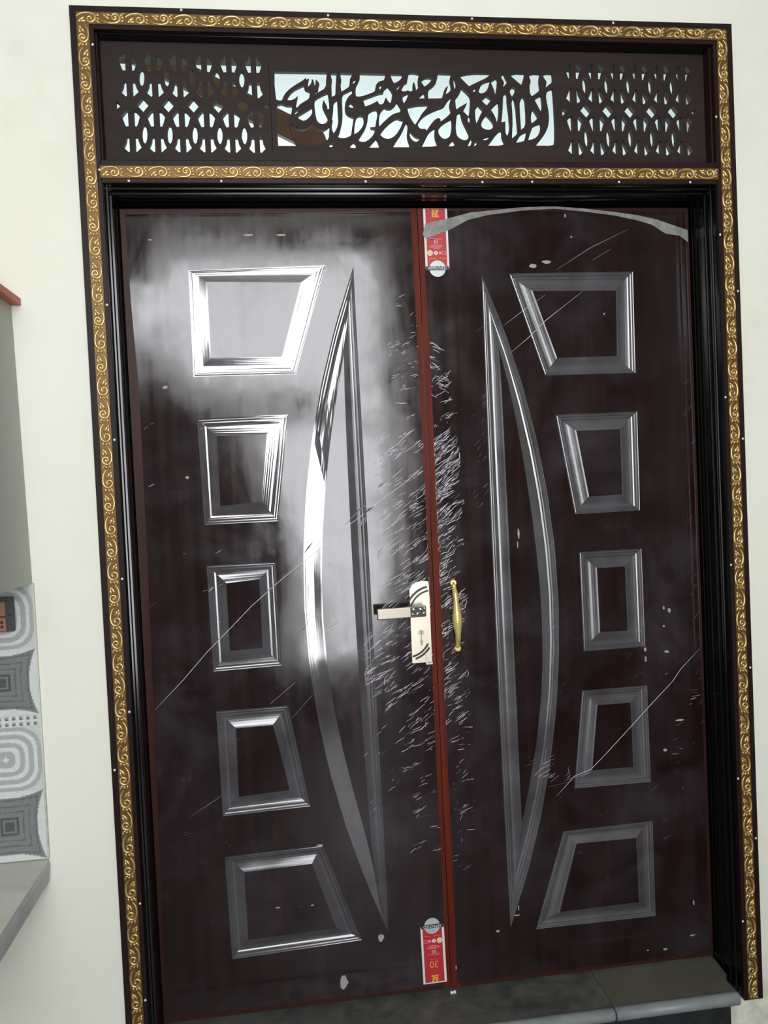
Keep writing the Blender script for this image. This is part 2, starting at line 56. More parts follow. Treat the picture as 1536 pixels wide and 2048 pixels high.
CAL=[[(0.5112,2.7846),(0.5123,2.7626),(0.5136,2.7438),(0.5212,2.7415),(0.5253,2.7411),(0.5273,2.7419),(0.529,2.7431),(0.5299,2.7444),(0.5317,2.7482),(0.534,2.7533),(0.5373,2.7587),(0.5405,2.7628),(0.5462,2.7684),(0.5526,2.7739),(0.5601,2.7794),(0.5702,2.7856),(0.5836,2.7935),(0.5905,2.7982),(0.5956,2.8032),(0.5976,2.7982),(0.6045,2.8017),(0.6034,2.7988),(0.6023,2.7928),(0.6006,2.7795),(0.6044,2.7819),(0.6071,2.785),(0.6093,2.7886),(0.6109,2.7931),(0.6116,2.7996),(0.6145,2.7988),(0.6159,2.7974),(0.6166,2.7953),(0.6174,2.7912),(0.6187,2.7831),(0.6204,2.7839),(0.6213,2.7881),(0.6222,2.7987),(0.6274,2.7947),(0.63,2.7915),(0.6318,2.7866),(0.6312,2.7871),(0.6262,2.7638),(0.6431,2.7734),(0.6497,2.7834),(0.6508,2.8009),(0.6536,2.8182),(0.5127,2.8178)],[(0.543,2.7438),(0.5451,2.7429),(0.5476,2.7424),(0.5512,2.7425),(0.5549,2.743),(0.5594,2.7447),(0.5637,2.7471),(0.5678,2.75),(0.5722,2.7541),(0.5702,2.7472),(0.568,2.7371),(0.5652,2.7241),(0.5678,2.7233),(0.5699,2.7241),(0.5718,2.7259),(0.5739,2.7284),(0.5755,2.7307),(0.5809,2.7346),(0.5926,2.7417),(0.599,2.7458),(0.6018,2.7488),(0.6027,2.7514),(0.6038,2.7566),(0.6054,2.7666),(0.5981,2.769),(0.5942,2.771),(0.5923,2.773),(0.5909,2.7766),(0.5904,2.7831),(0.5871,2.7822),(0.5821,2.7802),(0.5721,2.7756),(0.5637,2.771),(0.558,2.7668),(0.5537,2.7627),(0.5486,2.7562),(0.5415,2.7453)],[(0.6187,2.7592),(0.6225,2.762),(0.6238,2.765),(0.6236,2.7703),(0.616,2.7609)],[(0.5618,2.7053),(0.566,2.7073),(0.5698,2.7112),(0.5761,2.7194),(0.5736,2.7194),(0.5696,2.7176),(0.5612,2.7126)],[(0.5714,2.6945),(0.5741,2.6912),(0.5771,2.6897),(0.581,2.6886),(0.5846,2.6881),(0.5895,2.6895),(0.5942,2.6924),(0.5993,2.6965),(0.6031,2.7006),(0.6063,2.7051),(0.6081,2.7087),(0.6091,2.7146),(0.609,2.7249),(0.5962,2.7169),(0.58,2.7072),(0.569,2.701)],[(0.513,2.6853),(0.5125,2.6522),(0.5131,2.6201),(0.5622,2.6205),(0.5594,2.6291),(0.5564,2.635),(0.553,2.6396),(0.5491,2.6465),(0.5459,2.6536),(0.5433,2.6623),(0.5421,2.67),(0.5417,2.6775),(0.5422,2.6826),(0.5434,2.6884),(0.5449,2.693),(0.5472,2.6978),(0.5497,2.7014),(0.5519,2.7068),(0.554,2.7157),(0.5552,2.7281),(0.5478,2.728),(0.543,2.7282),(0.5394,2.7287),(0.5353,2.73),(0.5318,2.7317),(0.5276,2.7327),(0.524,2.7326),(0.5196,2.7314),(0.5156,2.7293),(0.5132,2.7165)],[(0.5492,2.6681),(0.5502,2.6594),(0.553,2.6523),(0.5571,2.6437),(0.5613,2.6361),(0.567,2.6295),(0.5725,2.626),(0.5799,2.623),(0.5871,2.6216),(0.5974,2.6211),(0.6077,2.6216),(0.62,2.6244),(0.6305,2.6286),(0.6405,2.6335),(0.6469,2.6377),(0.6511,2.6452),(0.6522,2.6589),(0.6541,2.6746),(0.6455,2.6675),(0.6401,2.6644),(0.6365,2.6636),(0.6319,2.6634),(0.6277,2.6639),(0.6224,2.6666),(0.6174,2.6706),(0.6127,2.6751),(0.608,2.6808),(0.6009,2.674),(0.5941,2.669),(0.5885,2.6663),(0.5832,2.6647),(0.5771,2.664),(0.572,2.6645),(0.566,2.6665),(0.561,2.6696),(0.5561,2.6737),(0.5506,2.6802)],[(0.6162,2.7198),(0.6177,2.7032),(0.6189,2.6951),(0.6205,2.69),(0.6224,2.6865),(0.6259,2.683),(0.6299,2.6808),(0.6344,2.6798),(0.6381,2.6803),(0.6424,2.682),(0.6461,2.6844),(0.649,2.6888),(0.65,2.6939),(0.6495,2.6993),(0.6465,2.7058),(0.6412,2.7164),(0.6387,2.723),(0.6376,2.7276),(0.6373,2.732),(0.6384,2.7368),(0.641,2.7446),(0.6462,2.7347),(0.6496,2.7282),(0.6506,2.7243),(0.65,2.7203),(0.6551,2.7203),(0.6561,2.7327),(0.656,2.7427),(0.6546,2.7574),(0.6533,2.764),(0.6423,2.7594),(0.6295,2.7531),(0.6194,2.7468),(0.6158,2.7378)],[(0.6641,2.8098),(0.665,2.8045),(0.6664,2.7999),(0.6664,2.7936),(0.6651,2.7875),(0.6642,2.78),(0.6642,2.7694),(0.664,2.7538),(0.6694,2.7555),(0.6722,2.7574),(0.6736,2.7595),(0.675,2.768),(0.6765,2.7879),(0.6784,2.8047),(0.6801,2.8165),(0.6637,2.8167)],[(0.6907,2.8054),(0.692,2.799),(0.6916,2.7936),(0.6901,2.7884),(0.6894,2.783),(0.6899,2.7765),(0.6912,2.7676),(0.7028,2.7745),(0.7109,2.7803),(0.7143,2.7874),(0.7149,2.7959),(0.7158,2.8019),(0.7173,2.8048),(0.724,2.8173),(0.6898,2.8178)],[(0.7239,2.7888),(0.7282,2.7925),(0.7304,2.7965),(0.7319,2.8034),(0.7231,2.7988)],[(0.7428,2.8071),(0.7424,2.8026),(0.7418,2.8018),(0.7401,2.7986),(0.7364,2.7911),(0.7324,2.7845),(0.7304,2.7771),(0.7295,2.7687),(0.7293,2.7617),(0.7303,2.756),(0.7352,2.7548),(0.7408,2.7552),(0.7508,2.7574),(0.7706,2.7644),(0.7799,2.7686),(0.7839,2.7738),(0.7847,2.78),(0.786,2.7855),(0.7875,2.7886),(0.7901,2.7921),(0.7931,2.795),(0.7971,2.7973),(0.803,2.7987),(0.8081,2.8003),(0.8111,2.8055),(0.814,2.8178),(0.7428,2.8182)],[(0.6663,2.7205),(0.6657,2.7124),(0.6642,2.7046),(0.661,2.6915),(0.6637,2.6893),(0.6612,2.6795),(0.6603,2.6729),(0.6603,2.6677),(0.6614,2.6622),(0.6644,2.6553),(0.6715,2.6655),(0.6755,2.6747),(0.6778,2.684),(0.6791,2.6933),(0.6788,2.704),(0.6787,2.7264),(0.6785,2.7465),(0.6708,2.7411),(0.6675,2.7341)],[(0.6909,2.7375),(0.6912,2.7208),(0.6909,2.7045),(0.69,2.694),(0.688,2.6816),(0.6825,2.6625),(0.6752,2.6454),(0.6809,2.6434),(0.6861,2.6427),(0.6913,2.6427),(0.6971,2.6437),(0.7019,2.6453),(0.7068,2.6474),(0.7103,2.6495),(0.7131,2.6561),(0.7154,2.6707),(0.719,2.6876),(0.7213,2.6994),(0.7159,2.7006),(0.7112,2.7025),(0.7066,2.705),(0.7025,2.7089),(0.7001,2.713),(0.6987,2.7191),(0.6987,2.7289),(0.6996,2.7353),(0.7013,2.7407),(0.7036,2.7459),(0.7073,2.7515),(0.7111,2.7559),(0.7155,2.7599),(0.719,2.7622),(0.7208,2.7666),(0.7203,2.7746),(0.7068,2.7682),(0.6966,2.7632),(0.6923,2.7549)],[(0.7104,2.7266),(0.714,2.7251),(0.7197,2.724),(0.7223,2.7331),(0.7146,2.7386),(0.7064,2.7294)],[(0.7282,2.6964),(0.7263,2.6902),(0.7233,2.6788),(0.7216,2.669),(0.721,2.6622),(0.721,2.6536),(0.7269,2.6565),(0.7317,2.66),(0.7361,2.6642),(0.7406,2.6694),(0.744,2.6741),(0.7469,2.681),(0.7486,2.6882),(0.7489,2.6952),(0.7472,2.7025),(0.7414,2.7037),(0.7369,2.7035),(0.7329,2.7024),(0.7297,2.6998)],[(0.7593,2.6937),(0.7582,2.6871),(0.7561,2.6804),(0.7531,2.6731),(0.7487,2.6648),(0.7415,2.6541),(0.7305,2.6375),(0.7337,2.635),(0.7376,2.6337),(0.7423,2.633),(0.7475,2.6333),(0.7518,2.6346),(0.7572,2.6376),(0.7621,2.6412),(0.7672,2.6458),(0.7711,2.65),(0.7749,2.6566),(0.7789,2.668),(0.7706,2.6695),(0.7671,2.671),(0.7659,2.6735),(0.7679,2.6728),(0.7715,2.6729),(0.7795,2.6738),(0.7835,2.694),(0.786,2.7022),(0.7871,2.7086),(0.7873,2.7143),(0.7865,2.7187),(0.7847,2.7205),(0.7808,2.7208),(0.776,2.7194),(0.7701,2.7168),(0.765,2.7136),(0.7612,2.7069)],[(0.7541,2.7289),(0.7638,2.7319),(0.7705,2.7346),(0.7791,2.7388),(0.7885,2.7445),(0.7915,2.738),(0.7942,2.7352),(0.7968,2.7345),(0.8002,2.7351),(0.8035,2.737),(0.8061,2.7402),(0.8073,2.7438),(0.8092,2.7482),(0.8124,2.7544),(0.8151,2.7483),(0.8175,2.7443),(0.82,2.7412),(0.8224,2.7393),(0.8249,2.7389),(0.8297,2.7577),(0.8309,2.766),(0.8281,2.7733),(0.8194,2.7847),(0.8107,2.7779),(0.807,2.773),(0.8059,2.7664),(0.7948,2.7646),(0.7851,2.7617),(0.7697,2.7557),(0.7482,2.7481)],[(0.6508,2.6178),(0.6544,2.6181),(0.6598,2.619),(0.6604,2.6281),(0.6546,2.6276),(0.6508,2.6249),(0.6462,2.6178)],[(0.7113,2.6166),(0.7215,2.6156),(0.7252,2.6247),(0.7193,2.6314),(0.7146,2.6297),(0.7109,2.6258),(0.7056,2.6171)],[(0.7889,2.6177),(0.7871,2.6273),(0.7848,2.6338),(0.7806,2.642),(0.7703,2.6318),(0.758,2.6175)],[(0.7973,2.7749),(0.8033,2.7855),(0.7995,2.79),(0.7941,2.7793)],[(0.83,2.8058),(0.8327,2.7989),(0.8366,2.7924),(0.8503,2.7992),(0.8571,2.806),(0.8619,2.8175),(0.8267,2.818)],[(0.8438,2.7745),(0.8473,2.7779),(0.85,2.7826),(0.8538,2.792),(0.8417,2.779)],[(0.8737,2.7998),(0.8731,2.7957),(0.8679,2.794),(0.8631,2.7882),(0.8553,2.7742),(0.8585,2.7718),(0.8619,2.7709),(0.8656,2.771),(0.8694,2.7719),(0.8722,2.7735),(0.8756,2.7734),(0.8787,2.7717),(0.8824,2.7713),(0.8876,2.773),(0.8889,2.7858),(0.8892,2.7916),(0.8896,2.7945),(0.8904,2.7967),(0.8924,2.7951),(0.8939,2.7915),(0.8953,2.7863),(0.8963,2.7807),(0.8968,2.7737),(0.9033,2.7819),(0.9052,2.7874),(0.9043,2.7915),(0.904,2.798),(0.9043,2.8047),(0.9054,2.8116),(0.9079,2.8195),(0.8952,2.8218),(0.8874,2.8221),(0.8789,2.8207)],[(0.9205,2.7848),(0.9301,2.7911),(0.9366,2.7973),(0.9447,2.8077),(0.9371,2.8097),(0.9314,2.8102),(0.9266,2.8098),(0.9202,2.807),(0.9108,2.7999)],[(0.9098,2.7525),(0.9203,2.7532),(0.9213,2.7608),(0.9208,2.765),(0.9184,2.7687),(0.9005,2.7524)],[(0.8584,2.7481),(0.8594,2.7429),(0.8618,2.7389),(0.8676,2.7472),(0.8714,2.7546),(0.8758,2.7664),(0.8711,2.7655),(0.8663,2.7633),(0.8611,2.7601),(0.8582,2.7545)],[(0.8383,2.7355),(0.8347,2.7311),(0.8314,2.728),(0.8275,2.7252),(0.8242,2.7236),(0.8201,2.7228),(0.8164,2.723),(0.8124,2.7241),(0.8075,2.727),(0.7996,2.7195),(0.7953,2.7127),(0.793,2.7059),(0.7912,2.6977),(0.7903,2.6905),(0.79,2.6832),(0.7904,2.675),(0.8031,2.6875),(0.8162,2.6989),(0.8249,2.7056),(0.8313,2.7093),(0.8367,2.7114),(0.8423,2.713),(0.8466,2.7136),(0.8503,2.7164),(0.8524,2.7206),(0.8521,2.7258),(0.8482,2.7332),(0.8428,2.7421)],[(0.8723,2.7146),(0.8751,2.7055),(0.8785,2.6983),(0.8829,2.6906),(0.8892,2.6812),(0.8918,2.6833),(0.8952,2.6877),(0.9015,2.6977),(0.9079,2.7076),(0.9129,2.7141),(0.92,2.7216),(0.931,2.736),(0.9017,2.7345),(0.8889,2.7326),(0.8803,2.7308),(0.87,2.7278)],[(0.7935,2.6506),(0.7962,2.6479),(0.7993,2.6456),(0.8038,2.6434),(0.8085,2.6419),(0.8141,2.6416),(0.8189,2.6427),(0.8252,2.6456),(0.8312,2.6496),(0.8374,2.6555),(0.8446,2.6655),(0.85,2.6746),(0.8537,2.6822),(0.858,2.6937),(0.8538,2.6936),(0.8492,2.695),(0.8439,2.6972),(0.8377,2.6969),(0.8322,2.6939),(0.8254,2.6894),(0.8158,2.6819),(0.807,2.6736),(0.8004,2.6661),(0.7912,2.6543)],[(0.862,2.679),(0.8556,2.6653),(0.8468,2.6505),(0.8357,2.6357),(0.8252,2.6191),(0.8708,2.6195),(0.8724,2.6249),(0.8718,2.6303),(0.8696,2.636),(0.8679,2.6427),(0.8671,2.6485),(0.8671,2.6555),(0.8684,2.6655),(0.8701,2.6754),(0.8696,2.6814),(0.8665,2.6875)],[(0.8739,2.6527),(0.8753,2.6464),(0.8778,2.6423),(0.8814,2.6384),(0.885,2.6358),(0.8893,2.6345),(0.893,2.6348),(0.8976,2.6377),(0.9041,2.6454),(0.8978,2.6457),(0.893,2.6472),(0.8888,2.6495),(0.8842,2.6533),(0.8807,2.6575),(0.8774,2.6608),(0.8741,2.6632)],[(0.8993,2.685),(0.8976,2.6789),(0.899,2.6758),(0.9014,2.6727),(0.904,2.6707),(0.9077,2.6697),(0.9114,2.67),(0.9155,2.6697),(0.9205,2.6685),(0.9203,2.664),(0.9265,2.672),(0.934,2.6822),(0.9411,2.6906),(0.9467,2.6954),(0.9516,2.6983),(0.9563,2.6996),(0.9609,2.6984),(0.9623,2.6905),(0.9768,2.7008),(0.9889,2.7117),(0.993,2.7176),(0.992,2.7226),(0.9898,2.7325),(0.99,2.7393),(0.9925,2.7477),(0.9953,2.758),(0.9886,2.752),(0.9841,2.7467),(0.9785,2.7383),(0.9749,2.7329),(0.9684,2.7291),(0.9544,2.7244),(0.9414,2.7192),(0.9317,2.7145),(0.9234,2.7097),(0.9153,2.7041),(0.9097,2.6993),(0.9038,2.6922)],[(0.9347,2.6215),(0.9469,2.6236),(0.9514,2.6287),(0.9498,2.6312),(0.9479,2.6358),(0.9458,2.642),(0.9445,2.6494),(0.9445,2.6594),(0.9463,2.6731),(0.9402,2.6697),(0.9353,2.6662),(0.9308,2.6625),(0.9254,2.6554),(0.918,2.6421),(0.9062,2.6209)],[(0.957,2.8061),(0.9548,2.7987),(0.9536,2.7962),(0.9506,2.7923),(0.9466,2.7881),(0.9412,2.7837),(0.9359,2.7805),(0.932,2.7748),(0.9304,2.7684),(0.9297,2.7615),(0.9301,2.7528),(0.9534,2.7532),(0.9686,2.754),(0.973,2.7658),(0.9749,2.7716),(0.9752,2.7741),(0.9768,2.7777),(0.9791,2.7814),(0.9824,2.7845),(0.9876,2.7871),(0.9823,2.7734),(0.9796,2.7654),(0.9866,2.7688),(0.9913,2.7736),(0.9949,2.7795),(0.9964,2.7858),(0.9951,2.7932),(0.9936,2.7999),(0.9935,2.8045),(0.9946,2.8103),(0.9975,2.8217),(0.9611,2.8222)],[(1.003,2.7946),(1.0036,2.7868),(1.0054,2.7794),(1.0093,2.7872),(1.0106,2.7925),(1.0102,2.7967),(1.009,2.8018),(1.0063,2.8088),(1.0034,2.8082)],[(1.0244,2.8104),(1.029,2.8051),(1.0373,2.797),(1.0463,2.7881),(1.0487,2.7892),(1.0783,2.8034),(1.0918,2.8094),(1.1012,2.8153),(1.1129,2.825),(1.0692,2.825),(1.0441,2.8227),(1.0199,2.8165)],[(1.0225,2.7743),(1.0187,2.7668),(1.0141,2.7607),(1.0086,2.755),(1.0056,2.7475),(1.0064,2.7364),(1.0077,2.7239),(1.0179,2.7309),(1.03,2.7378),(1.039,2.7425),(1.0369,2.7367),(1.0336,2.7305),(1.0268,2.7196),(1.0313,2.7151),(1.0379,2.7082),(1.0411,2.7053),(1.0432,2.7045),(1.047,2.7256),(1.0489,2.7427),(1.0499,2.7549),(1.0466,2.7631),(1.0366,2.7734),(1.0264,2.7824)],[(1.0055,2.6885),(1.0042,2.6747),(1.0043,2.6663),(1.0051,2.6584),(1.0065,2.6531),(1.0098,2.6481),(1.014,2.6447),(1.0196,2.6419),(1.0249,2.6403),(1.03,2.6399),(1.0333,2.6407),(1.0372,2.6442),(1.0406,2.6493),(1.0413,2.6557),(1.0378,2.6648),(1.0302,2.6808),(1.0255,2.6916),(1.0231,2.699),(1.0214,2.7081),(1.0194,2.7166),(1.0119,2.7136),(1.0078,2.7036)],[(0.9764,2.6893),(0.9666,2.6826),(0.9607,2.6767),(0.9566,2.6711),(0.9545,2.6647),(0.9548,2.6595),(0.9567,2.654),(0.9598,2.6498),(0.9637,2.646),(0.9674,2.6437),(0.9718,2.6428),(0.9756,2.6437),(0.9801,2.6457),(0.984,2.6483),(0.9879,2.6544),(0.9908,2.6621),(0.993,2.6716),(0.9939,2.68),(0.9941,2.6887),(0.9933,2.6986)],[(0.9915,2.6231),(0.997,2.6251),(1.0009,2.6302),(0.996,2.6399),(0.992,2.6369),(0.9878,2.6322),(0.9803,2.6226)],[(1.0412,2.624),(1.045,2.6278),(1.048,2.6339),(1.0494,2.6395),(1.0488,2.6449),(1.0452,2.6411),(1.0416,2.6353),(1.0356,2.6236)],[(1.0568,2.6247),(1.0598,2.6274),(1.0644,2.6341),(1.0604,2.6381),(1.0533,2.6243)],[(1.0419,2.6874),(1.046,2.6952),(1.0469,2.7009),(1.045,2.7084),(1.0396,2.6984),(1.0387,2.6928)],[(1.0608,2.7724),(1.0678,2.7848),(1.0639,2.7843),(1.0607,2.7814),(1.0562,2.774)],[(1.0774,2.7693),(1.0815,2.7688),(1.0859,2.7699),(1.0904,2.7721),(1.0938,2.7748),(1.0978,2.7799),(1.1011,2.7858),(1.1038,2.7918),(1.1058,2.7985),(1.1085,2.8055),(1.0976,2.8024),(1.0879,2.7985),(1.0824,2.7935),(1.0791,2.7875),(1.0761,2.7809),(1.0732,2.7726)],[(1.113,2.7903),(1.1161,2.782),(1.1179,2.7759),(1.1197,2.7676),(1.1221,2.7677),(1.1276,2.792),(1.1289,2.8029),(1.1287,2.8082),(1.1266,2.8115),(1.1213,2.8097),(1.1165,2.8065),(1.1086,2.7994)],[(1.0862,2.7434),(1.0902,2.7397),(1.0953,2.7365),(1.1093,2.7539),(1.0959,2.7623),(1.0805,2.7499)],[(1.0605,2.7121),(1.0611,2.6984),(1.063,2.6859),(1.0706,2.6995),(1.0759,2.7111),(1.0835,2.7232),(1.0711,2.7368),(1.0638,2.7279),(1.0609,2.7212)],[(1.1121,2.715),(1.1162,2.7076),(1.1186,2.7014),(1.1213,2.6923),(1.1234,2.6855),(1.1291,2.7152),(1.1302,2.7324),(1.1292,2.7462),(1.12,2.7391),(1.1054,2.7246)],[(1.0864,2.7024),(1.0816,2.6954),(1.078,2.6881),(1.0763,2.6819),(1.0769,2.6788),(1.0792,2.6754),(1.0824,2.6729),(1.087,2.6706),(1.0919,2.6693),(1.0976,2.6691),(1.1026,2.6699),(1.1078,2.6734),(1.1117,2.6786),(1.1131,2.6841),(1.1116,2.6883),(1.1086,2.6936),(1.105,2.6983),(1.1004,2.7034),(1.0937,2.7096)],[(1.081,2.641),(1.0854,2.6404),(1.0898,2.6412),(1.0947,2.6447),(1.1008,2.6528),(1.0887,2.6493),(1.0759,2.6439)],[(1.1274,2.6646),(1.1224,2.6602),(1.115,2.6518),(1.1049,2.6391),(1.0935,2.6252),(1.1234,2.6254),(1.1365,2.628),(1.1418,2.6347),(1.1386,2.6406),(1.1367,2.6456),(1.1355,2.6503),(1.1351,2.6559),(1.1356,2.6607),(1.1353,2.6647),(1.1337,2.6681)],[(1.1404,2.8119),(1.1426,2.8077),(1.1452,2.8036),(1.1466,2.7996),(1.1465,2.797),(1.1456,2.7936),(1.1432,2.7885),(1.1472,2.7911),(1.1512,2.7953),(1.158,2.804),(1.1519,2.8165),(1.1475,2.8256),(1.1384,2.8164)],[(1.1412,2.744),(1.1399,2.7268),(1.1372,2.7062),(1.1347,2.6902),(1.1462,2.6926),(1.1454,2.6754),(1.1454,2.6645),(1.1464,2.6585),(1.1493,2.6531),(1.1538,2.6591),(1.1564,2.6651),(1.158,2.6715),(1.1589,2.6799),(1.1585,2.6925),(1.1577,2.7155),(1.1554,2.7327),(1.1544,2.75),(1.1549,2.7626),(1.1539,2.7683),(1.1505,2.7712),(1.1447,2.7647),(1.1422,2.7573)],[(1.1631,2.7708),(1.1649,2.7665),(1.1681,2.7615),(1.1746,2.771),(1.1778,2.7771),(1.1798,2.7843),(1.1716,2.7887),(1.1643,2.7805),(1.1622,2.775)],[(1.1668,2.7295),(1.1672,2.71),(1.1668,2.6871),(1.1646,2.663),(1.1633,2.6463),(1.1768,2.6566),(1.1817,2.6651),(1.1813,2.6778),(1.1801,2.7043),(1.1792,2.7273),(1.1765,2.748),(1.1739,2.7583),(1.168,2.7506),(1.166,2.7428)],[(1.1891,2.7332),(1.1893,2.7103),(1.19,2.685),(1.1906,2.6701),(1.202,2.6793),(1.2066,2.6917),(1.2076,2.7161),(1.2068,2.7392),(1.2064,2.7501),(1.2047,2.7565),(1.2005,2.7627),(1.1926,2.7512),(1.1895,2.7432)],[(1.175,2.8114),(1.1866,2.8018),(1.197,2.7934),(1.2034,2.8093),(1.2064,2.8183),(1.208,2.8268),(1.1844,2.8276),(1.1733,2.8252),(1.1669,2.8181)],[(1.2208,2.8146),(1.2224,2.8103),(1.2236,2.8061),(1.2233,2.8012),(1.2214,2.7969),(1.2202,2.7913),(1.2199,2.7829),(1.22,2.7746),(1.2214,2.7693),(1.2251,2.7635),(1.2327,2.7678),(1.2395,2.7727),(1.2462,2.7781),(1.2503,2.7845),(1.2505,2.7898),(1.2501,2.7957),(1.2492,2.8005),(1.249,2.8067),(1.2495,2.8126),(1.2506,2.819),(1.2527,2.827),(1.236,2.8275),(1.2267,2.8255),(1.2184,2.8196)],[(1.2627,2.8144),(1.2652,2.8109),(1.2676,2.8083),(1.2691,2.8046),(1.2692,2.8009),(1.2685,2.7959),(1.2664,2.7883),(1.2818,2.8001),(1.288,2.8075),(1.2887,2.8126),(1.2887,2.819),(1.2873,2.8282),(1.2727,2.8284),(1.2653,2.8261),(1.2599,2.8198)],[(1.2683,2.7458),(1.2717,2.7263),(1.2729,2.7111),(1.2728,2.7009),(1.2719,2.6929),(1.27,2.6839),(1.2678,2.6764),(1.2637,2.6674),(1.2589,2.6594),(1.2538,2.652),(1.2476,2.6449),(1.232,2.6268),(1.2682,2.6262),(1.2834,2.629),(1.2867,2.6341),(1.289,2.6477),(1.2902,2.6766),(1.2902,2.7056),(1.2897,2.7403),(1.2885,2.7693),(1.2874,2.786),(1.2793,2.7838),(1.2734,2.7794),(1.2685,2.7734),(1.2664,2.7634)],[(1.2403,2.7396),(1.2452,2.7296),(1.2479,2.7247),(1.2504,2.7214),(1.2546,2.7307),(1.2558,2.7388),(1.255,2.7514),(1.2538,2.7658),(1.2475,2.7641),(1.2418,2.7607),(1.2325,2.7533)],[(1.2227,2.717),(1.2209,2.7095),(1.2204,2.7037),(1.2204,2.6971),(1.2214,2.6883),(1.2277,2.6921),(1.2333,2.6969),(1.2422,2.7062),(1.2352,2.7179),(1.2311,2.7238),(1.2268,2.7279)],[(1.2152,2.6566),(1.2098,2.6416),(1.2195,2.6434),(1.2261,2.6456),(1.2312,2.6483),(1.2374,2.6538),(1.2428,2.6606),(1.247,2.6683),(1.2486,2.6747),(1.2492,2.6813),(1.2482,2.6889),(1.2392,2.6862),(1.2329,2.6838),(1.2278,2.6814),(1.2222,2.6736)],[(1.1747,2.6338),(1.1862,2.636),(1.193,2.6378),(1.1975,2.6394),(1.2015,2.6443),(1.2051,2.6549),(1.2073,2.6659),(1.1987,2.6618),(1.1916,2.6583),(1.1851,2.6508)]]
FOLD=[(0.9123,2.4052),(0.9209,2.4365),(0.9858,2.4504),(1.0542,2.4678),(1.1327,2.4752),(1.2119,2.4828),(1.3075,2.4849),(1.3981,2.4782),(1.4892,2.4682),(1.5602,2.4588),(1.6202,2.4456),(1.7156,2.414),(1.7159,2.3783),(1.702,2.3887),(1.6897,2.3977),(1.6458,2.4039),(1.6029,2.4307),(1.5597,2.4433),(1.4888,2.4579),(1.3978,2.4694),(1.3072,2.4779),(1.2115,2.4735),(1.1057,2.4601),(1.0459,2.446),(0.9918,2.419),(0.9219,2.3938)]
MS=[[[(0.0965,1.0965),(0.1798,1.1773),(0.2481,1.25),(0.3264,1.3224),(0.3747,1.3689),(0.4461,1.4269),(0.5031,1.4705),(0.5287,1.488),(0.5828,1.5245),(0.6638,1.5861),(0.7142,1.6194),(0.7531,1.6491),(0.8369,1.7029),(0.8841,1.7441)],0.0014],[[(1.1586,2.0638),(1.2182,2.1097),(1.267,2.1546),(1.3832,2.2378)],0.0014],[[(1.1383,2.1411),(1.1986,2.1835),(1.2685,2.2289)],0.001],[[(1.0572,2.1269),(1.1307,2.1731)],0.0007],[[(1.3048,2.3012),(1.4112,2.3643),(1.5307,2.4178)],0.003],[[(1.4175,2.3292),(1.4758,2.3609)],0.0015],[[(1.7081,1.1544),(1.6466,1.0978),(1.6197,1.0632),(1.5332,0.9839),(1.4859,0.939),(1.4029,0.862),(1.3527,0.8179),(1.3003,0.8015),(1.243,0.7464)],0.0016],[[(0.1762,0.788),(0.2331,0.8196),(0.2688,0.8405)],0.0025],[[(0.414,1.0883),(0.4873,1.1442)],0.002],[[(0.4724,1.042),(0.5351,1.1046)],0.0012],[[(0.0982,1.3864),(0.1149,1.3966)],0.001],[[(0.6508,1.5853),(0.6989,1.6316),(0.7167,1.6422)],0.004],[[(1.2711,0.7921),(1.3494,0.8076)],0.002],[[(1.218,0.7759),(1.302,0.7893)],0.003]]
SPOT=[[(1.277,2.3247),0.018,0.007],[(1.2357,2.3136),0.014,0.008],[(1.3386,2.458),0.004,0.007],[(1.3544,2.3968),0.004,0.004],[(1.4467,2.1703),0.004,0.004],[(0.5856,0.2617),0.017,0.026],[(1.5361,1.165),0.006,0.008],[(1.5366,1.1362),0.004,0.012],[(1.5993,1.2865),0.004,0.008],[(1.6165,1.2778),0.006,0.01],[(1.5973,1.232),0.005,0.005],[(1.6039,1.1542),0.009,0.006],[(0.4195,2.4081),0.02,0.004],[(0.5095,2.4076),0.02,0.004],[(0.2333,2.0307),0.006,0.006],[(0.6991,0.381),0.012,0.016],[(1.1129,0.4235),0.002,0.012],[(1.1074,0.4015),0.012,0.003],[(1.6621,0.3778),0.003,0.01],[(1.6552,0.2776),0.012,0.003],[(1.5093,0.2482),0.006,0.003],[(1.5652,0.2446),0.009,0.004],[(0.2184,1.7398),0.007,0.005],[(0.1703,1.991),0.01,0.006],[(0.1512,2.3961),0.008,0.003],[(0.9332,0.1992),0.006,0.006],[(0.9166,0.2658),0.003,0.008],[(1.1594,1.5344),0.004,0.02],[(1.155,1.5008),0.003,0.014],[(0.5358,0.6702),0.012,0.004],[(1.6393,0.9426),0.02,0.004],[(1.588,0.8551),0.008,0.006],[(0.4064,0.5023),0.01,0.003],[(0.506,0.4985),0.006,0.003],[(1.0476,0.3601),0.008,0.005]]

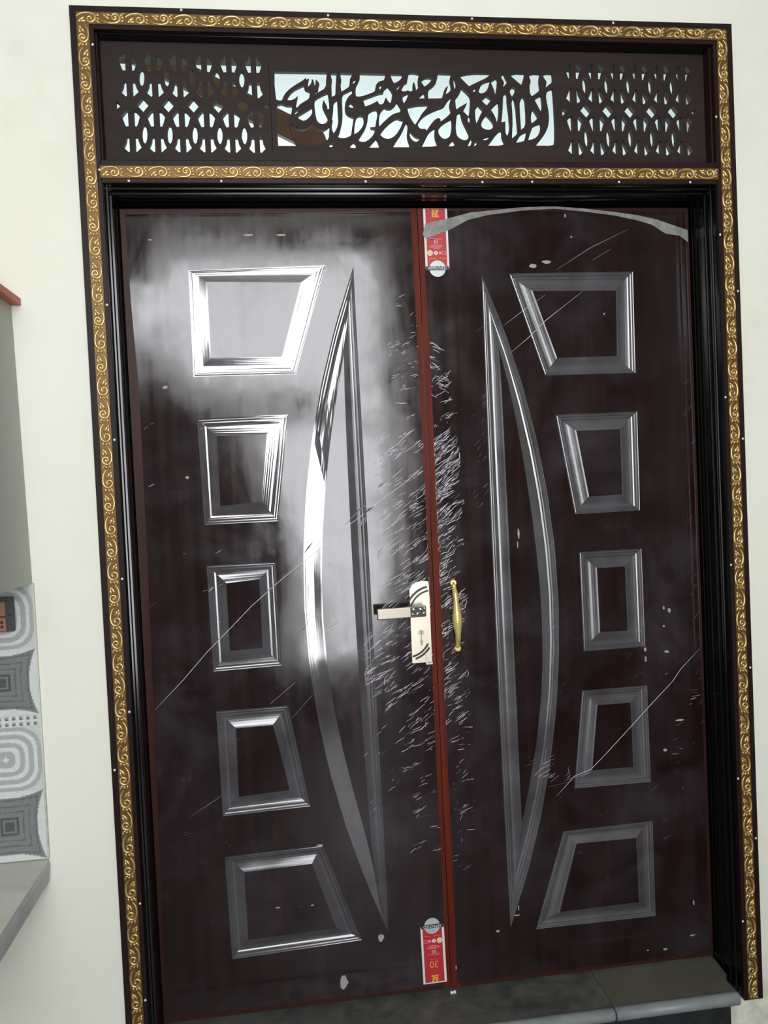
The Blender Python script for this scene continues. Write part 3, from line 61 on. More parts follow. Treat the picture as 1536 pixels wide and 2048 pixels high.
# ---------------------------------------------------------------- helpers
def link(o, parent=None):
    COL.objects.link(o)
    if parent: o.parent = parent
    return o
def obj(name, bm, mats, parent=None, recalc=True):
    if recalc: bmesh.ops.recalc_face_normals(bm, faces=bm.faces)
    me = bpy.data.meshes.new(name); bm.to_mesh(me); bm.free()
    for m in (mats if isinstance(mats, (list, tuple)) else [mats]): me.materials.append(m)
    return link(bpy.data.objects.new(name, me), parent)
def thing(name, label, cat, loc=(0, 0, 0), group=None):
    o = bpy.data.objects.new(name, None); COL.objects.link(o); o.location = loc; o.empty_display_size = .1
    o['label'] = label; o['category'] = cat
    o['kind'] = 'thing'
    if group: o['group'] = group
    return o
def tag(o, label, cat, group=None):
    o['kind'] = 'thing'; o['label'] = label; o['category'] = cat
    if group: o['group'] = group
    return o
def struct(o):
    o['kind'] = 'structure'; return o
def bx(bm, x0, x1, y0, y1, z0, z1, mi=0):
    v = [bm.verts.new((x, y, z)) for x in (x0, x1) for y in (y0, y1) for z in (z0, z1)]
    for f in ((0, 1, 3, 2), (4, 6, 7, 5), (0, 4, 5, 1), (2, 3, 7, 6), (0, 2, 6, 4), (1, 5, 7, 3)):
        fc = bm.faces.new([v[i] for i in f]); fc.material_index = mi
    return v
def box(name, x0, x1, y0, y1, z0, z1, mat, parent=None, bevel=0):
    bm = bmesh.new(); bx(bm, x0, x1, y0, y1, z0, z1)
    if bevel: bmesh.ops.bevel(bm, geom=bm.edges[:], offset=bevel, segments=3, profile=.5, affect='EDGES')
    return obj(name, bm, mat, parent)
def inside(p, poly):
    c = False; n = len(poly); x, y = p
    for i in range(n):
        x1, y1 = poly[i]; x2, y2 = poly[i - 1]
        if (y1 > y) != (y2 > y) and x < (x2 - x1) * (y - y1) / (y2 - y1) + x1: c = not c
    return c
def fill_bm(outer, holes, y0, y1):
    """flat board of the outline with holes cut through, from y0 (front) to y1 (back)"""
    vs, es = [], []
    for p in [outer] + list(holes):
        k = len(vs); n = len(p); vs += [Vector((q[0], q[1])) for q in p]; es += [(k + i, k + (i + 1) % n) for i in range(n)]
    V, E_, F_, _, _, _ = delaunay_2d_cdt(vs, es, [], 0, 1e-6)
    boxes = [(min(q[0] for q in h), max(q[0] for q in h), min(q[1] for q in h), max(q[1] for q in h), h) for h in holes]
    bm = bmesh.new(); fr = {}; bk = {}
    keep = []
    for f in F_:
        c = ((V[f[0]].x + V[f[1]].x + V[f[2]].x) / 3, (V[f[0]].y + V[f[1]].y + V[f[2]].y) / 3)
        if not inside(c, outer): continue
        if any(a <= c[0] <= b and d <= c[1] <= e and inside(c, h) for a, b, d, e, h in boxes): continue
        keep.append(f)
    count = {}
    for f in keep:
        for i in f:
            if i not in fr: fr[i] = bm.verts.new((V[i].x, y0, V[i].y)); bk[i] = bm.verts.new((V[i].x, y1, V[i].y))
        bm.faces.new([fr[i] for i in f]); bm.faces.new([bk[i] for i in reversed(f)])
        for i in range(3): e = (f[i], f[(i + 1) % 3]); count[tuple(sorted(e))] = count.get(tuple(sorted(e)), 0) + 1
    for (i, j), k in count.items():
        if k == 1: bm.faces.new((fr[i], fr[j], bk[j], bk[i]))
    return bm
def fret(name, outer, holes, y0, y1, mat, parent=None):
    return obj(name, fill_bm(outer, holes, y0, y1), mat, parent)
def rect(x0, x1, z0, z1): return [(x0, z0), (x1, z0), (x1, z1), (x0, z1)]
def tube(bm, pts, radii, seg=8, half=False, up=Vector((0, -1, 0)), mi=0):
    """swept round section; half = only the side facing 'up'"""
    pts = [Vector(p) for p in pts]; rings = []
    for i, p in enumerate(pts):
        a = pts[max(0, i - 1)]; b = pts[min(len(pts) - 1, i + 1)]
        t = (b - a).normalized(); s = t.cross(up).normalized(); u = s.cross(t).normalized()
        r = radii[i] if hasattr(radii, '__len__') else radii
        ring = []
        n = seg if not half else seg + 1
        for k in range(n):
            an = (math.pi * k / seg) if half else (2 * math.pi * k / seg)
            ring.append(bm.verts.new(p + s * (r * math.cos(an)) + u * (r * math.sin(an))))
        rings.append(ring)
    for i in range(len(rings) - 1):
        m = len(rings[i])
        for k in range(m - 1 if half else m):
            f = bm.faces.new((rings[i][k], rings[i][(k + 1) % m], rings[i + 1][(k + 1) % m], rings[i + 1][k])); f.smooth = True; f.material_index = mi
    if not half:
        bm.faces.new(rings[0][::-1]); bm.faces.new(rings[-1])
    return rings
def blob(bm, c, rx, ry, rz, ang=0, seg=8, ringn=4, mi=0):
    r = bmesh.ops.create_uvsphere(bm, u_segments=seg, v_segments=ringn * 2, radius=1)
    M = Matrix.Translation(c) @ Matrix.Rotation(ang, 4, 'Y') @ Matrix.Diagonal((rx, ry, rz, 1))
    bmesh.ops.transform(bm, matrix=M, verts=r['verts'])
    for v in r['verts']:
        for f in v.link_faces: f.smooth = True; f.material_index = mi

# ---------------------------------------------------------------- materials
def mat(name, color=(.5, .5, .5), rough=.5, metal=0.0, spec=.5, coat=0.0, coat_rough=.05):
    m = bpy.data.materials.new(name); m.use_nodes = True
    b = m.node_tree.nodes['Principled BSDF']
    b.inputs['Base Color'].default_value = (*color, 1); b.inputs['Roughness'].default_value = rough
    b.inputs['Metallic'].default_value = metal; b.inputs['Specular IOR Level'].default_value = spec
    b.inputs['Coat Weight'].default_value = coat; b.inputs['Coat Roughness'].default_value = coat_rough
    return m
class NT:
    def __init__(s, m): s.t = m.node_tree; s.b = s.t.nodes['Principled BSDF']; s.tc = s.t.nodes.new('ShaderNodeTexCoord')
    def n(s, kind, **kw):
        x = s.t.nodes.new(kind)
        for k, v in kw.items(): setattr(x, k, v)
        return x
    def l(s, a, b): s.t.links.new(a, b)
    def coords(s, scale):
        mp = s.n('ShaderNodeMapping'); mp.inputs['Scale'].default_value = scale
        s.l(s.tc.outputs['Object'], mp.inputs['Vector']); return mp.outputs[0]
    def noise(s, scale, detail=4, sc=(1, 1, 1), rough=.55, dist=0):
        x = s.n('ShaderNodeTexNoise'); x.inputs['Scale'].default_value = scale; x.inputs['Detail'].default_value = detail
        x.inputs['Roughness'].default_value = rough; x.inputs['Distortion'].default_value = dist
        s.l(s.coords(sc), x.inputs['Vector']); return x.outputs['Fac']
    def ramp(s, fac, stops):
        r = s.n('ShaderNodeValToRGB'); e = r.color_ramp.elements
        while len(e) < len(stops): e.new(.5)
        for i, (p, c) in enumerate(stops): e[i].position = p; e[i].color = (*c, 1) if len(c) == 3 else c
        s.l(fac, r.inputs[0]); return r.outputs[0]
    def mix(s, fac, a, b, mode='MIX'):
        x = s.n('ShaderNodeMix', data_type='RGBA', blend_type=mode)
        for sock, v in ((x.inputs[0], fac), (x.inputs[6], a), (x.inputs[7], b)):
            if hasattr(v, 'links'): s.l(v, sock)
            else: sock.default_value = (*v, 1) if isinstance(v, tuple) else v
        return x.outputs[2]
    def mapr(s, v, a, b, c, d):
        x = s.n('ShaderNodeMapRange'); s.l(v, x.inputs[0])
        for i, q in enumerate((a, b, c, d)): x.inputs[i + 1].default_value = q
        return x.outputs[0]
    def math(s, op, a, b):
        x = s.n('ShaderNodeMath', operation=op)
        for i, v in enumerate((a, b)):
            if hasattr(v, 'links'): s.l(v, x.inputs[i])
            else: x.inputs[i].default_value = v
        return x.outputs[0]
    def base(s, c): s.l(c, s.b.inputs['Base Color'])
    def rough(s, c): s.l(c, s.b.inputs['Roughness'])
    def bump(s, h, strength=.1, dist=.002):
        x = s.n('ShaderNodeBump'); x.inputs['Strength'].default_value = strength; x.inputs['Distance'].default_value = dist
        s.l(h, x.inputs['Height']); s.l(x.outputs[0], s.b.inputs['Normal'])

def plaster(name, col, dirt_shade, amount=.5):
    m = mat(name, col, .85, spec=.25); q = NT(m)
    n1 = q.noise(1.3, 5); n2 = q.noise(9, 6)
    f = q.math('MULTIPLY', q.mapr(n1, .5, .78, 0, 1), q.mapr(n2, .35, .7, 0, amount))
    if amount >= .5:  # wall foot darkened: splash dirt plus painted falloff of light
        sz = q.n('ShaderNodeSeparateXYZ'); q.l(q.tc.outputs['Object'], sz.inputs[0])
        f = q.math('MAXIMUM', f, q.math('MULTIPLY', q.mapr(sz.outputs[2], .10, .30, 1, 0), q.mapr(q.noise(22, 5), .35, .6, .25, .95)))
    q.base(q.mix(f, col, dirt_shade)); q.bump(q.noise(120, 3), .12, .002); return m
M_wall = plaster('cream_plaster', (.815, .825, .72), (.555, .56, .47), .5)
M_room = plaster('room_plaster', (.46, .45, .41), (.38, .37, .33), .3)
M_inner = plaster('inner_white_paint', (.80, .855, .855), (.72, .78, .79), .3)
M_floor = mat('floor_stone', (.22, .21, .19), .5); q = NT(M_floor); q.base(q.ramp(q.noise(6, 6), [(.3, (.055, .053, .048)), (.7, (.10, .096, .086))]))

def wood(name, a, b, rough, coat=0, grain=(60, 60, 3), spec=.4):
    m = mat(name, a, rough, coat=coat, spec=spec); q = NT(m)
    q.base(q.ramp(q.noise(1, 5, grain), [(.3, a), (.7, b)])); q.bump(q.noise(1, 4, grain), .06, .001); return m
M_case = wood('dark_brown_lacquer', (.013, .0062, .0055), (.024, .0118, .0105), .42, spec=.2)
M_board = wood('fretwork_board', (.020, .0125, .011), (.030, .020, .0175), .62, grain=(3, 60, 50), spec=.22)
M_black = mat('black_gloss_paint', (.0035, .0035, .004), .16, spec=.42)
M_seam = wood('red_brown_lacquer', (.075, .0105, .0045), (.14, .021, .0085), .5, spec=.12)
M_edge = wood('dark_leaf_edge', (.026, .009, .007), (.045, .013, .009), .4, spec=.2)
M_beam = wood('stair_wood', (.085, .035, .016), (.15, .065, .03), .5, grain=(6, 40, 40))
M_nail = mat('white_filled_nail', (.75, .76, .74), .5)
M_gold = mat('gold_paint', (.72, .52, .22), .31, metal=.85)
q = NT(M_gold); q.rough(q.mapr(q.noise(160, 3), .3, .7, .25, .5))
M_golddark = mat('gold_recess_shaded', (.17, .10, .038), .42, metal=.6)  # brown ground, darkened further as painted shadow between the scrolls

# clear protective film over the maroon veneer
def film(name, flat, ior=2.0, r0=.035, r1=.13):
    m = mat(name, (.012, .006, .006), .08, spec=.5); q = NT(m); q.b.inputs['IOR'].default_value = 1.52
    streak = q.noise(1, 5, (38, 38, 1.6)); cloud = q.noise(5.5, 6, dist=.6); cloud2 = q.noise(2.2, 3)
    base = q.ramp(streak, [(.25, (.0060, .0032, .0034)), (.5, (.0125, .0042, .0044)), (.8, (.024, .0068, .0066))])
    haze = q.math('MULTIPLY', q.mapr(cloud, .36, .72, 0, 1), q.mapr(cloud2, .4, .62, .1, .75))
    if flat:
        # grey haze thickens along the meeting edges of the two leaves
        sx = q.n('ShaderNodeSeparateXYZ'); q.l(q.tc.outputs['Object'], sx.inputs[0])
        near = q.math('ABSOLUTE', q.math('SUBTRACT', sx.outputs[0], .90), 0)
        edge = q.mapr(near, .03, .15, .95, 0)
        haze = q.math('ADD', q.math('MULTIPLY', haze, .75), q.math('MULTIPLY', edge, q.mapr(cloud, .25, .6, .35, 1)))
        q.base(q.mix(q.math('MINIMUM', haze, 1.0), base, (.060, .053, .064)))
        speck = q.mapr(q.noise(260, 2), .7, .76, 0, 1)
        patch = q.mapr(q.noise(4.2, 5, (1, 1, .8), .6, .8), .42, .62, 0, 1)
        q.rough(q.math('ADD', q.mapr(streak, .25, .75, .05, .12), q.math('ADD', q.math('MULTIPLY', patch, .10), q.math('MULTIPLY', speck, .2))))
        q.bump(q.math('ADD', q.math('MULTIPLY', q.noise(5, 2), 1.0), q.math('MULTIPLY', q.noise(40, 3, (1.6, 1, .8)), .03)), .15, .006)
    else:
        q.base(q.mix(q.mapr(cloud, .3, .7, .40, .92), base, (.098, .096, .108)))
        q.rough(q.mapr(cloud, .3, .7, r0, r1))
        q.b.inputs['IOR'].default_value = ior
        q.bump(q.noise(14, 2, (1, 1, .3)), .06, .003)
    return m
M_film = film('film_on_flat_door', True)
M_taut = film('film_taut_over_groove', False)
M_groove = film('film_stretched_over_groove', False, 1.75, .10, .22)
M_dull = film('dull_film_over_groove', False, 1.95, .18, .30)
M_scratch = mat('torn_film_white', (.60, .57, .62), .55)
M_scratch2 = mat('faint_film_scuff', (.13, .12, .135), .5)
M_spot = mat('bare_film_spot', (.34, .32, .31), .6)
M_fold = mat('folded_film_strip', (.36, .36, .33), .4)
q = NT(M_fold); q.base(q.ramp(q.noise(30, 4), [(.3, (.25, .25, .23)), (.7, (.46, .46, .43))])); M_fold.node_tree.nodes['Principled BSDF'].inputs['Alpha'].default_value = .6

M_satin = mat('satin_steel', (.58, .52, .43), .36, metal=.85)
M_lever = mat('brushed_steel_lever', (.34, .30, .25), .36, metal=.75)
M_satin2 = mat('polished_steel', (.9, .87, .82), .16, metal=1)
M_blackline = mat('black_enamel_line', (.012, .011, .012), .4)
M_brass = mat('polished_brass', (.86, .68, .25), .3, metal=.5)
M_dark = mat('dark_hole', (.01, .009, .008), .6)
M_red = mat('label_red', (.45, .022, .03), .45); M_paper = mat('label_white', (.72, .70, .70), .5)
M_navy = mat('label_navy', (.018, .02, .045), .45); M_lgold = mat('label_gold', (.72, .33, .05), .45)
M_cream = mat('label_cream', (.72, .56, .33), .5); M_pink = mat('label_pink', (.72, .26, .28), .5)
M_seal = mat('label_silver', (.52, .58, .58), .35, metal=.3)

def stone(name, a, b, sc, rough):
    m = mat(name, a, rough); q = NT(m)
    q.base(q.ramp(q.noise(sc, 7, dist=1.2), [(.3, a), (.7, b)])); q.rough(q.mapr(q.noise(sc * 2, 4), .3, .7, rough - .08, rough + .12)); return m
M_slab1 = stone('slate_grey_stone', (.042, .045, .043), (.12, .118, .106), 11, .45)
M_slab2 = stone('olive_grey_stone', (.092, .088, .066), (.118, .114, .088), 9, .4)
M_nose = stone('ground_stone_edge', (.19, .21, .22), (.27, .29, .295), 12, .4)
M_riser = stone('black_granite', (.010, .011, .012), (.022, .024, .025), 20, .5)
M_marble = stone('counter_marble', (.50, .50, .445), (.66, .66, .60), 5, .4)
M_medge = stone('counter_edge', (.32, .335, .345), (.44, .455, .465), 9, .4)
M_grey = mat('grey_ribbed_laminate', (.36, .37, .33), .5)
q = NT(M_grey); w = q.n('ShaderNodeTexWave', bands_direction='Y'); w.inputs['Scale'].default_value = 45; w.inputs['Distortion'].default_value = .6
q.l(q.coords((1, 1, .12)), w.inputs['Vector']); q.base(q.ramp(w.outputs['Fac'], [(.2, (.335, .345, .305)), (.8, (.40, .41, .37))])); q.bump(w.outputs['Fac'], .15, .001)
M_redcap = mat('red_painted_board', (.42, .075, .05), .5)
M_plate = mat('grey_switch_plate', (.075, .085, .083), .4); M_module = mat('tan_switch_module', (.40, .20, .12), .45)
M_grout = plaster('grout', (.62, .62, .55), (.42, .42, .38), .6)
M_tile = mat('printed_tile', (.5, .5, .5), .3); q = NT(M_tile); a = q.n('ShaderNodeVertexColor', layer_name='print')
q.base(q.mix(q.mapr(q.noise(300, 2), .35, .7, 0, .3), a.outputs[0], (.30, .31, .31)))

# ---------------------------------------------------------------- the setting
# front wall with the doorway cut out of it
wallL, wallR, wallB, H = -2.0, 3.2, -3.6, 3.62
outline = [(wallL, 0), (wallR, 0), (wallR, 3.9), (wallL, 3.9)]
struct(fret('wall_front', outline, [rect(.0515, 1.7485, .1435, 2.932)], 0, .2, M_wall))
struct(box('floor', wallL, wallR, wallB, 0, -.05, 0, M_floor))
struct(box('ceiling', wallL, wallR, wallB, 0, H, H + .1, M_room))
struct(box('wall_left', wallL - .1, wallL, wallB, 0, 0, H, M_room))
struct(box('wall_right', wallR, wallR + .1, wallB, 0, 0, H, M_room))
# back wall: tall opening to the sky, its edges shaped for the door's reflection
opening = [(.52, .40), (1.085, .38), (1.285, 1.2), (1.29, 3.52), (-.30, 3.50), (-.36, 3.30), (-.78, 3.22), (-.78, 2.28), (-.66, 2.28), (-.62, 2.93), (-.32, 2.72), (-.10, 2.44), (.30, 2.05), (.45, 1.71), (.60, .95)]
struct(fret('wall_back', rect(wallL, wallR, 0, H), [opening], wallB - .2, wallB, M_room))
struct(box('reflection_bar', -.85, .78, wallB - .19, wallB - .06, 2.22, 2.45, M_room))  # unseen bar added to darken a band in the left leaf's reflection
# inner room behind the door
struct(box('floor_inner', -.6, 2.6, .2, 3.6, .1, .18, M_inner))
struct(box('ceiling_inner', -.6, 2.6, .2, 3.6, 3.5, 3.6, M_inner))
struct(box('wall_inner_left', -.7, -.6, .2, 3.6, .1, 3.6, M_inner))
struct(box('wall_inner_right', 2.6, 2.7, .2, 3.6, .1, 3.6, M_inner))
struct(box('wall_inner_back', -.7, 2.7, 3.6, 3.7, .1, 3.6, M_inner))
struct(box('trim_1', 1.17, 2.6, .2, 3.6, 3.47, 3.5, M_inner))
bm = fill_bm([(-.1, 3.497), (.70, 3.10), (.74, 3.0), (.70, 3.0), (-.1, 3.394)], [], 1.0, 1.025)
tag(obj('stair_stringer', bm, M_beam), 'brown wooden sloping beam behind the pierced panel over the door', 'beam')

# ---------------------------------------------------------------- door frame
FR = thing('door_surround', 'dark brown door surround edged with gilt scrollwork, black inner mouldings', 'door surround', (.9, 0, .15))
def part(name, bm, m, parent=FR):
    bmesh.ops.translate(bm, verts=bm.verts, vec=-Vector(parent.location) if parent.parent is None else (0, 0, 0))
    return obj(name, bm, m, parent)
def pbox(name, x0, x1, y0, y1, z0, z1, m, bevel=.0025):
    bm = bmesh.new(); bx(bm, x0, x1, y0, y1, z0, z1)
    if bevel: bmesh.ops.bevel(bm, geom=bm.edges[:], offset=bevel, segments=2, profile=.5, affect='EDGES')
    return part(name, bm, m)
CW, YF, ZB, ZT = .058, -.018, .145, 2.95
def prism(poly, y0, y1):
    return fill_bm(poly, [], y0, y1)
part('casing', prism([(0, ZB), (CW, ZB), (CW, ZT - CW), (0, ZT)], YF, 0), M_case)
part('casing', prism([(1.8, ZB), (1.8 - CW, ZB), (1.8 - CW, ZT - CW), (1.8, ZT)], YF, 0), M_case)
part('casing', prism([(0, ZT), (1.8, ZT), (1.8 - CW, ZT - CW), (CW, ZT - CW)], YF, 0), M_case)
pbox('transom_bar', CW - .004, 1.8 - CW + .004, YF, .12, 2.502, 2.562, M_case)
# fixed frame around the fretwork
pbox('transom_stile', .052, .062, -.002, .05, 2.55, 2.93, M_case, .001)
pbox('transom_stile', 1.738, 1.748, -.002, .05, 2.55, 2.93, M_case, .001)
pbox('head_rail', .0525, 1.7475, -.002, .0292, 2.889, 2.9315, M_black, .001)
pbox('back_rail', .0525, 1.7475, .0475, .112, 2.8735, 2.9315, M_board, .001)
# stepped black jambs: cross-section (inset from frame edge, depth)
PROF = [(.052, -.010), (.0600, -.010), (.0612, -.006), (.0612, .012), (.0650, .0128), (.0656, .016), (.0650, .021), (.0625, .025), (.0625, .034), (.0640, .0375), (.0688, .0385), (.0694, .043), (.0690, .060), (.0668, .064), (.0668, .070),
        (.0690, .073), (.0705, .082), (.0705, .104), (.0722, .106), (.0722, .1505), (.092, .1505), (.092, .178), (.052, .178)]
def jamb(side):
    bm = bmesh.new()
    rings = []
    for z in (.150, 'top'):
        ring = []
        for a, y in PROF:
            x = a if side < 0 else 1.8 - a
            zz = .150 if z != 'top' else 2.5625 - a
            ring.append(bm.verts.new((x, y, zz)))
        rings.append(ring)
    n = len(PROF)
    for k in range(n): bm.faces.new((rings[0][k], rings[0][(k + 1) % n], rings[1][(k + 1) % n], rings[1][k]))
    bm.faces.new(rings[0]); bm.faces.new(rings[1])
    return part('jamb', bm, M_black)
jamb(-1); jamb(1)
bm = bmesh.new(); rings = []
for s in (-1, 1):
    rings.append([bm.verts.new((a if s < 0 else 1.8 - a, y, 2.5625 - a)) for a, y in PROF])
n = len(PROF)
for k in range(n): bm.faces.new((rings[0][k], rings[0][(k + 1) % n], rings[1][(k + 1) % n], rings[1][k]))
bm.faces.new(rings[0]); bm.faces.new(rings[1]); part('head_jamb', bm, M_black)

# gilt scroll strips
def scroll_bm(flip):
    bm = bmesh.new(); f = -1 if flip else 1
    path = [(.000, .003), (.005, .0072), (.012, .0108), (.021, .0124), (.030, .0126), (.038, .0112), (.0445, .0070), (.0466, .0010), (.0450, -.0050), (.0405, -.0098), (.0345, -.0112),
            (.0290, -.0088), (.0268, -.0040), (.0282, .0012), (.0325, .0036), (.0368, .0018), (.0374, -.0022), (.0345, -.0042)]
    rad = [.0010, .0016, .0023, .0028, .0030, .0032, .0033, .0034, .0034, .0033, .0032, .0030, .0028, .0027, .0026, .0025, .0027, .0034]
    pts = []; rr = []
    for i in range(len(path) - 1):
        for k in range(2):
            t = k / 2; pts.append((path[i][0] * (1 - t) + path[i + 1][0] * t, 0, f * (path[i][1] * (1 - t) + path[i + 1][1] * t))); rr.append(rad[i] * (1 - t) + rad[i + 1] * t)
    pts.append((path[-1][0], 0, f * path[-1][1])); rr.append(rad[-1])
    tube(bm, pts, rr, 5, half=True)
    # acanthus lobes
    for (s, w, a, l, h) in ((.014, -.002, .55, .010, .0030), (.017, -.0085, .25, .0085, .0028), (.008, -.0075, .9, .0065, .0026), (.051, -.0085, -.9, .0055, .0026), (.0535, -.002, -.7, .0050, .0024), (.0525, .0068, -.2, .0060, .0024), (.0555, -.0115, -.3, .0040, .0020)):
        blob(bm, Vector((s, .0003, f * w)), l * 1.1, .0034, h * 1.2, f * -a, 7, 2)
    bmesh.ops.recalc_face_normals(bm, faces=bm.faces)
    me = bpy.data.meshes.new('scroll'); bm.to_mesh(me); bm.free(); me.materials.append(M_gold); return me
SC = [scroll_bm(False), scroll_bm(True)]
def gold_strip(p0, p1, pitch=.0605):
    p0 = Vector(p0); p1 = Vector(p1); L = (p1 - p0).length; d = (p1 - p0).normalized()
    horizontal = abs(d.x) > .5
    bm = bmesh.new()
    w = .0152
    if horizontal: bx(bm, p0.x, p1.x, YF - .003, YF, p0.z - w, p0.z + w)
    else: bx(bm, p0.x - w, p0.x + w, YF - .003, YF, min(p0.z, p1.z), max(p0.z, p1.z))
    g = part('gold_strip', bm, M_golddark)
    n = max(1, round(L / pitch)); st = L / n
    for i in range(n):
        o = bpy.data.objects.new('scroll', SC[i % 2]); COL.objects.link(o); o.parent = g
        q = p0 + d * (st * i) - Vector(FR.location)
        o.location = (q.x, YF - .003 - FR.location.y, q.z)
        o.rotation_euler = (0, 0 if horizontal else math.pi / 2, 0)
        o.scale = (st / .0605, 1, 1)
GX = .0322
gold_strip((GX - .0152, 0, ZT - GX), (1.8 - GX + .0152, 0, ZT - GX))
gold_strip((GX, 0, ZT - GX - .0152), (GX, 0, ZB + .002))
gold_strip((1.8 - GX, 0, ZT - GX - .0152), (1.8 - GX, 0, ZB + .002))
gold_strip((.0555, 0, 2.5293), (1.7445, 0, 2.5293))
# filled nail heads along the casing
bmn = bmesh.new(); blob(bmn, Vector((0, 0, 0)), .0035, .0016, .0035, 0, 8, 2); me_nail = bpy.data.meshes.new('nail_head'); bmn.to_mesh(me_nail); bmn.free(); me_nail.materials.append(M_nail)
NAILS = [(.0535, 2.852), (.0535, 2.535), (.0535, 2.19), (.0535, 1.842), (.0535, 1.48), (.0535, 1.13), (.008, .98), (.0535, .62), (.0535, .36),
         (1.7445, 2.690), (1.7445, 2.36), (1.7930, 2.20), (1.7445, 1.90), (1.793, 1.78), (1.7445, 1.42), (1.793, 1.12), (1.7445, .80), (1.793, .62), (1.7445, .38),
         (.28, 2.945), (.66, 2.942), (1.05, 2.944), (1.45, 2.943), (.125, 2.507), (.36, 2.507), (.74, 2.507), (1.06, 2.506), (1.20, 2.507), (1.45, 2.507), (1.66, 2.507)]
for x, z in NAILS:
    o = bpy.data.objects.new('nail_head', me_nail); COL.objects.link(o); o.parent = FR; o.location = Vector((x, YF - .0008, z)) - Vector(FR.location)

# ---------------------------------------------------------------- pierced panel over the door
TP = thing('transom_panel', 'dark brown pierced wooden panel with Arabic calligraphy between two lattices above the double door', 'transom panel', (.9, .03, 2.56))
YT0, YT1 = .03, .042
cx0, cx1, cz0, cz1 = .497, 1.304, 2.604, 2.840
lx0, lx1 = .131 - .041, .131 + 5 * .0652 + .041
rx0, rx1 = 1.349 - .041, 1.349 + 5 * .0652 + .041
lz0, lz1 = 2.588, 2.868
part('panel_board', fill_bm(rect(.0622, 1.7378, 2.5622, 2.8888), [rect(cx0, cx1, cz0, cz1), rect(lx0, lx1, lz0, lz1), rect(rx0, rx1, lz0, lz1)], YT0, YT1), M_board, TP)
part('calligraphy', fill_bm(rect(cx0, cx1, cz0, cz1), CAL, YT0, YT1), M_board, TP)
def lattice(x0, xa, xb):
    holes = []
    Bs = [(.0072, 2.7875), (.0140, 2.7875), (.0162, 2.775), (.0238, 2.7585), (.0100, 2.746), (.0072, 2.748)]
    Cs = [(.0072, 2.711), (.0125, 2.710), (.0238, 2.696), (.0172, 2.675), (.0138, 2.668), (.0072, 2.669)]
    for i in range(6):
        c = x0 + i * .0652
        for dz in (0, -.145):
            for s in (-1, 1): holes.append([(c + s * x, z + dz) for x, z in Bs])
        for dz in (0, .145):
            for s in (-1, 1): holes.append([(c + s * x, z + dz) for x, z in Cs])
        if i < 5:
            e = c + .0326
            for za, zb in ((2.774, 2.819), (2.6237, 2.674)):
                zm, hh = (za + zb) / 2, (zb - za) / 2
                holes.append([(e + .0074 * math.cos(t) * (.75 + .25 * abs(math.cos(t))), zm + hh * math.sin(t)) for t in [k * math.pi / 6 for k in range(12)]])
            holes.append([(e - .0160, 2.7245), (e, 2.7062), (e + .0160, 2.7245), (e, 2.7436)])
    a = x0 - .0326; holes.append([(a - .004, 2.734), (a - .004, 2.7105), (a + .0105, 2.7235)])
    b = x0 + 5 * .0652 + .0326; holes.append([(b + .004, 2.734), (b - .0105, 2.7235), (b + .004, 2.7105)])
    return part('lattice', fill_bm(rect(xa, xb, lz0, lz1), holes, YT0, YT0 + .0165), M_board, TP)
lattice(.131, lx0, lx1); lattice(1.349, rx0, rx1)

# ---------------------------------------------------------------- door leaves
YL = .11; YFILM = YL - .0008
GP = [(0, 0), (.03, .0006), (.07, .0026), (.11, .0022), (.16, .0034), (.20, .0058), (.25, .0056), (.31, .0066), (.37, .0084), (.46, .0092), (.56, .0086), (.68, .0066), (.80, .0042), (.92, .0014), (1, .0)]
def groove(outer, inner, name, parent, scale=lambda i: 1.0, m=None):
    bm = bmesh.new(); n = len(outer); rows = []
    for t, d in GP:
        rows.append([bm.verts.new((outer[i][0] * (1 - t) + inner[i][0] * t, YFILM + d * scale(i), outer[i][1] * (1 - t) + inner[i][1] * t)) for i in range(n)])
    for a in range(len(rows) - 1):
        for i in range(n): bm.faces.new((rows[a][i], rows[a][(i + 1) % n], rows[a + 1][(i + 1) % n], rows[a + 1][i]))
    o = obj(name, bm, m or M_groove, None, recalc=True); o.parent = parent; return o
def resample(pts, n):
    P = [Vector(p) for p in pts]; L = [0]
    for a, b in zip(P, P[1:]): L.append(L[-1] + (b - a).length)
    out = []
    for k in range(n):
        s = L[-1] * k / (n - 1); i = 0
        while i < len(L) - 2 and L[i + 1] < s: i += 1
        t = (s - L[i]) / (L[i + 1] - L[i]); out.append(tuple(P[i].lerp(P[i + 1], t)))
    return out
def local(bm, root): bmesh.ops.translate(bm, verts=bm.verts, vec=-Vector(root.location)); return bm
def leafpart(root, name, bm, m): return obj(name, local(bm, root), m, root)

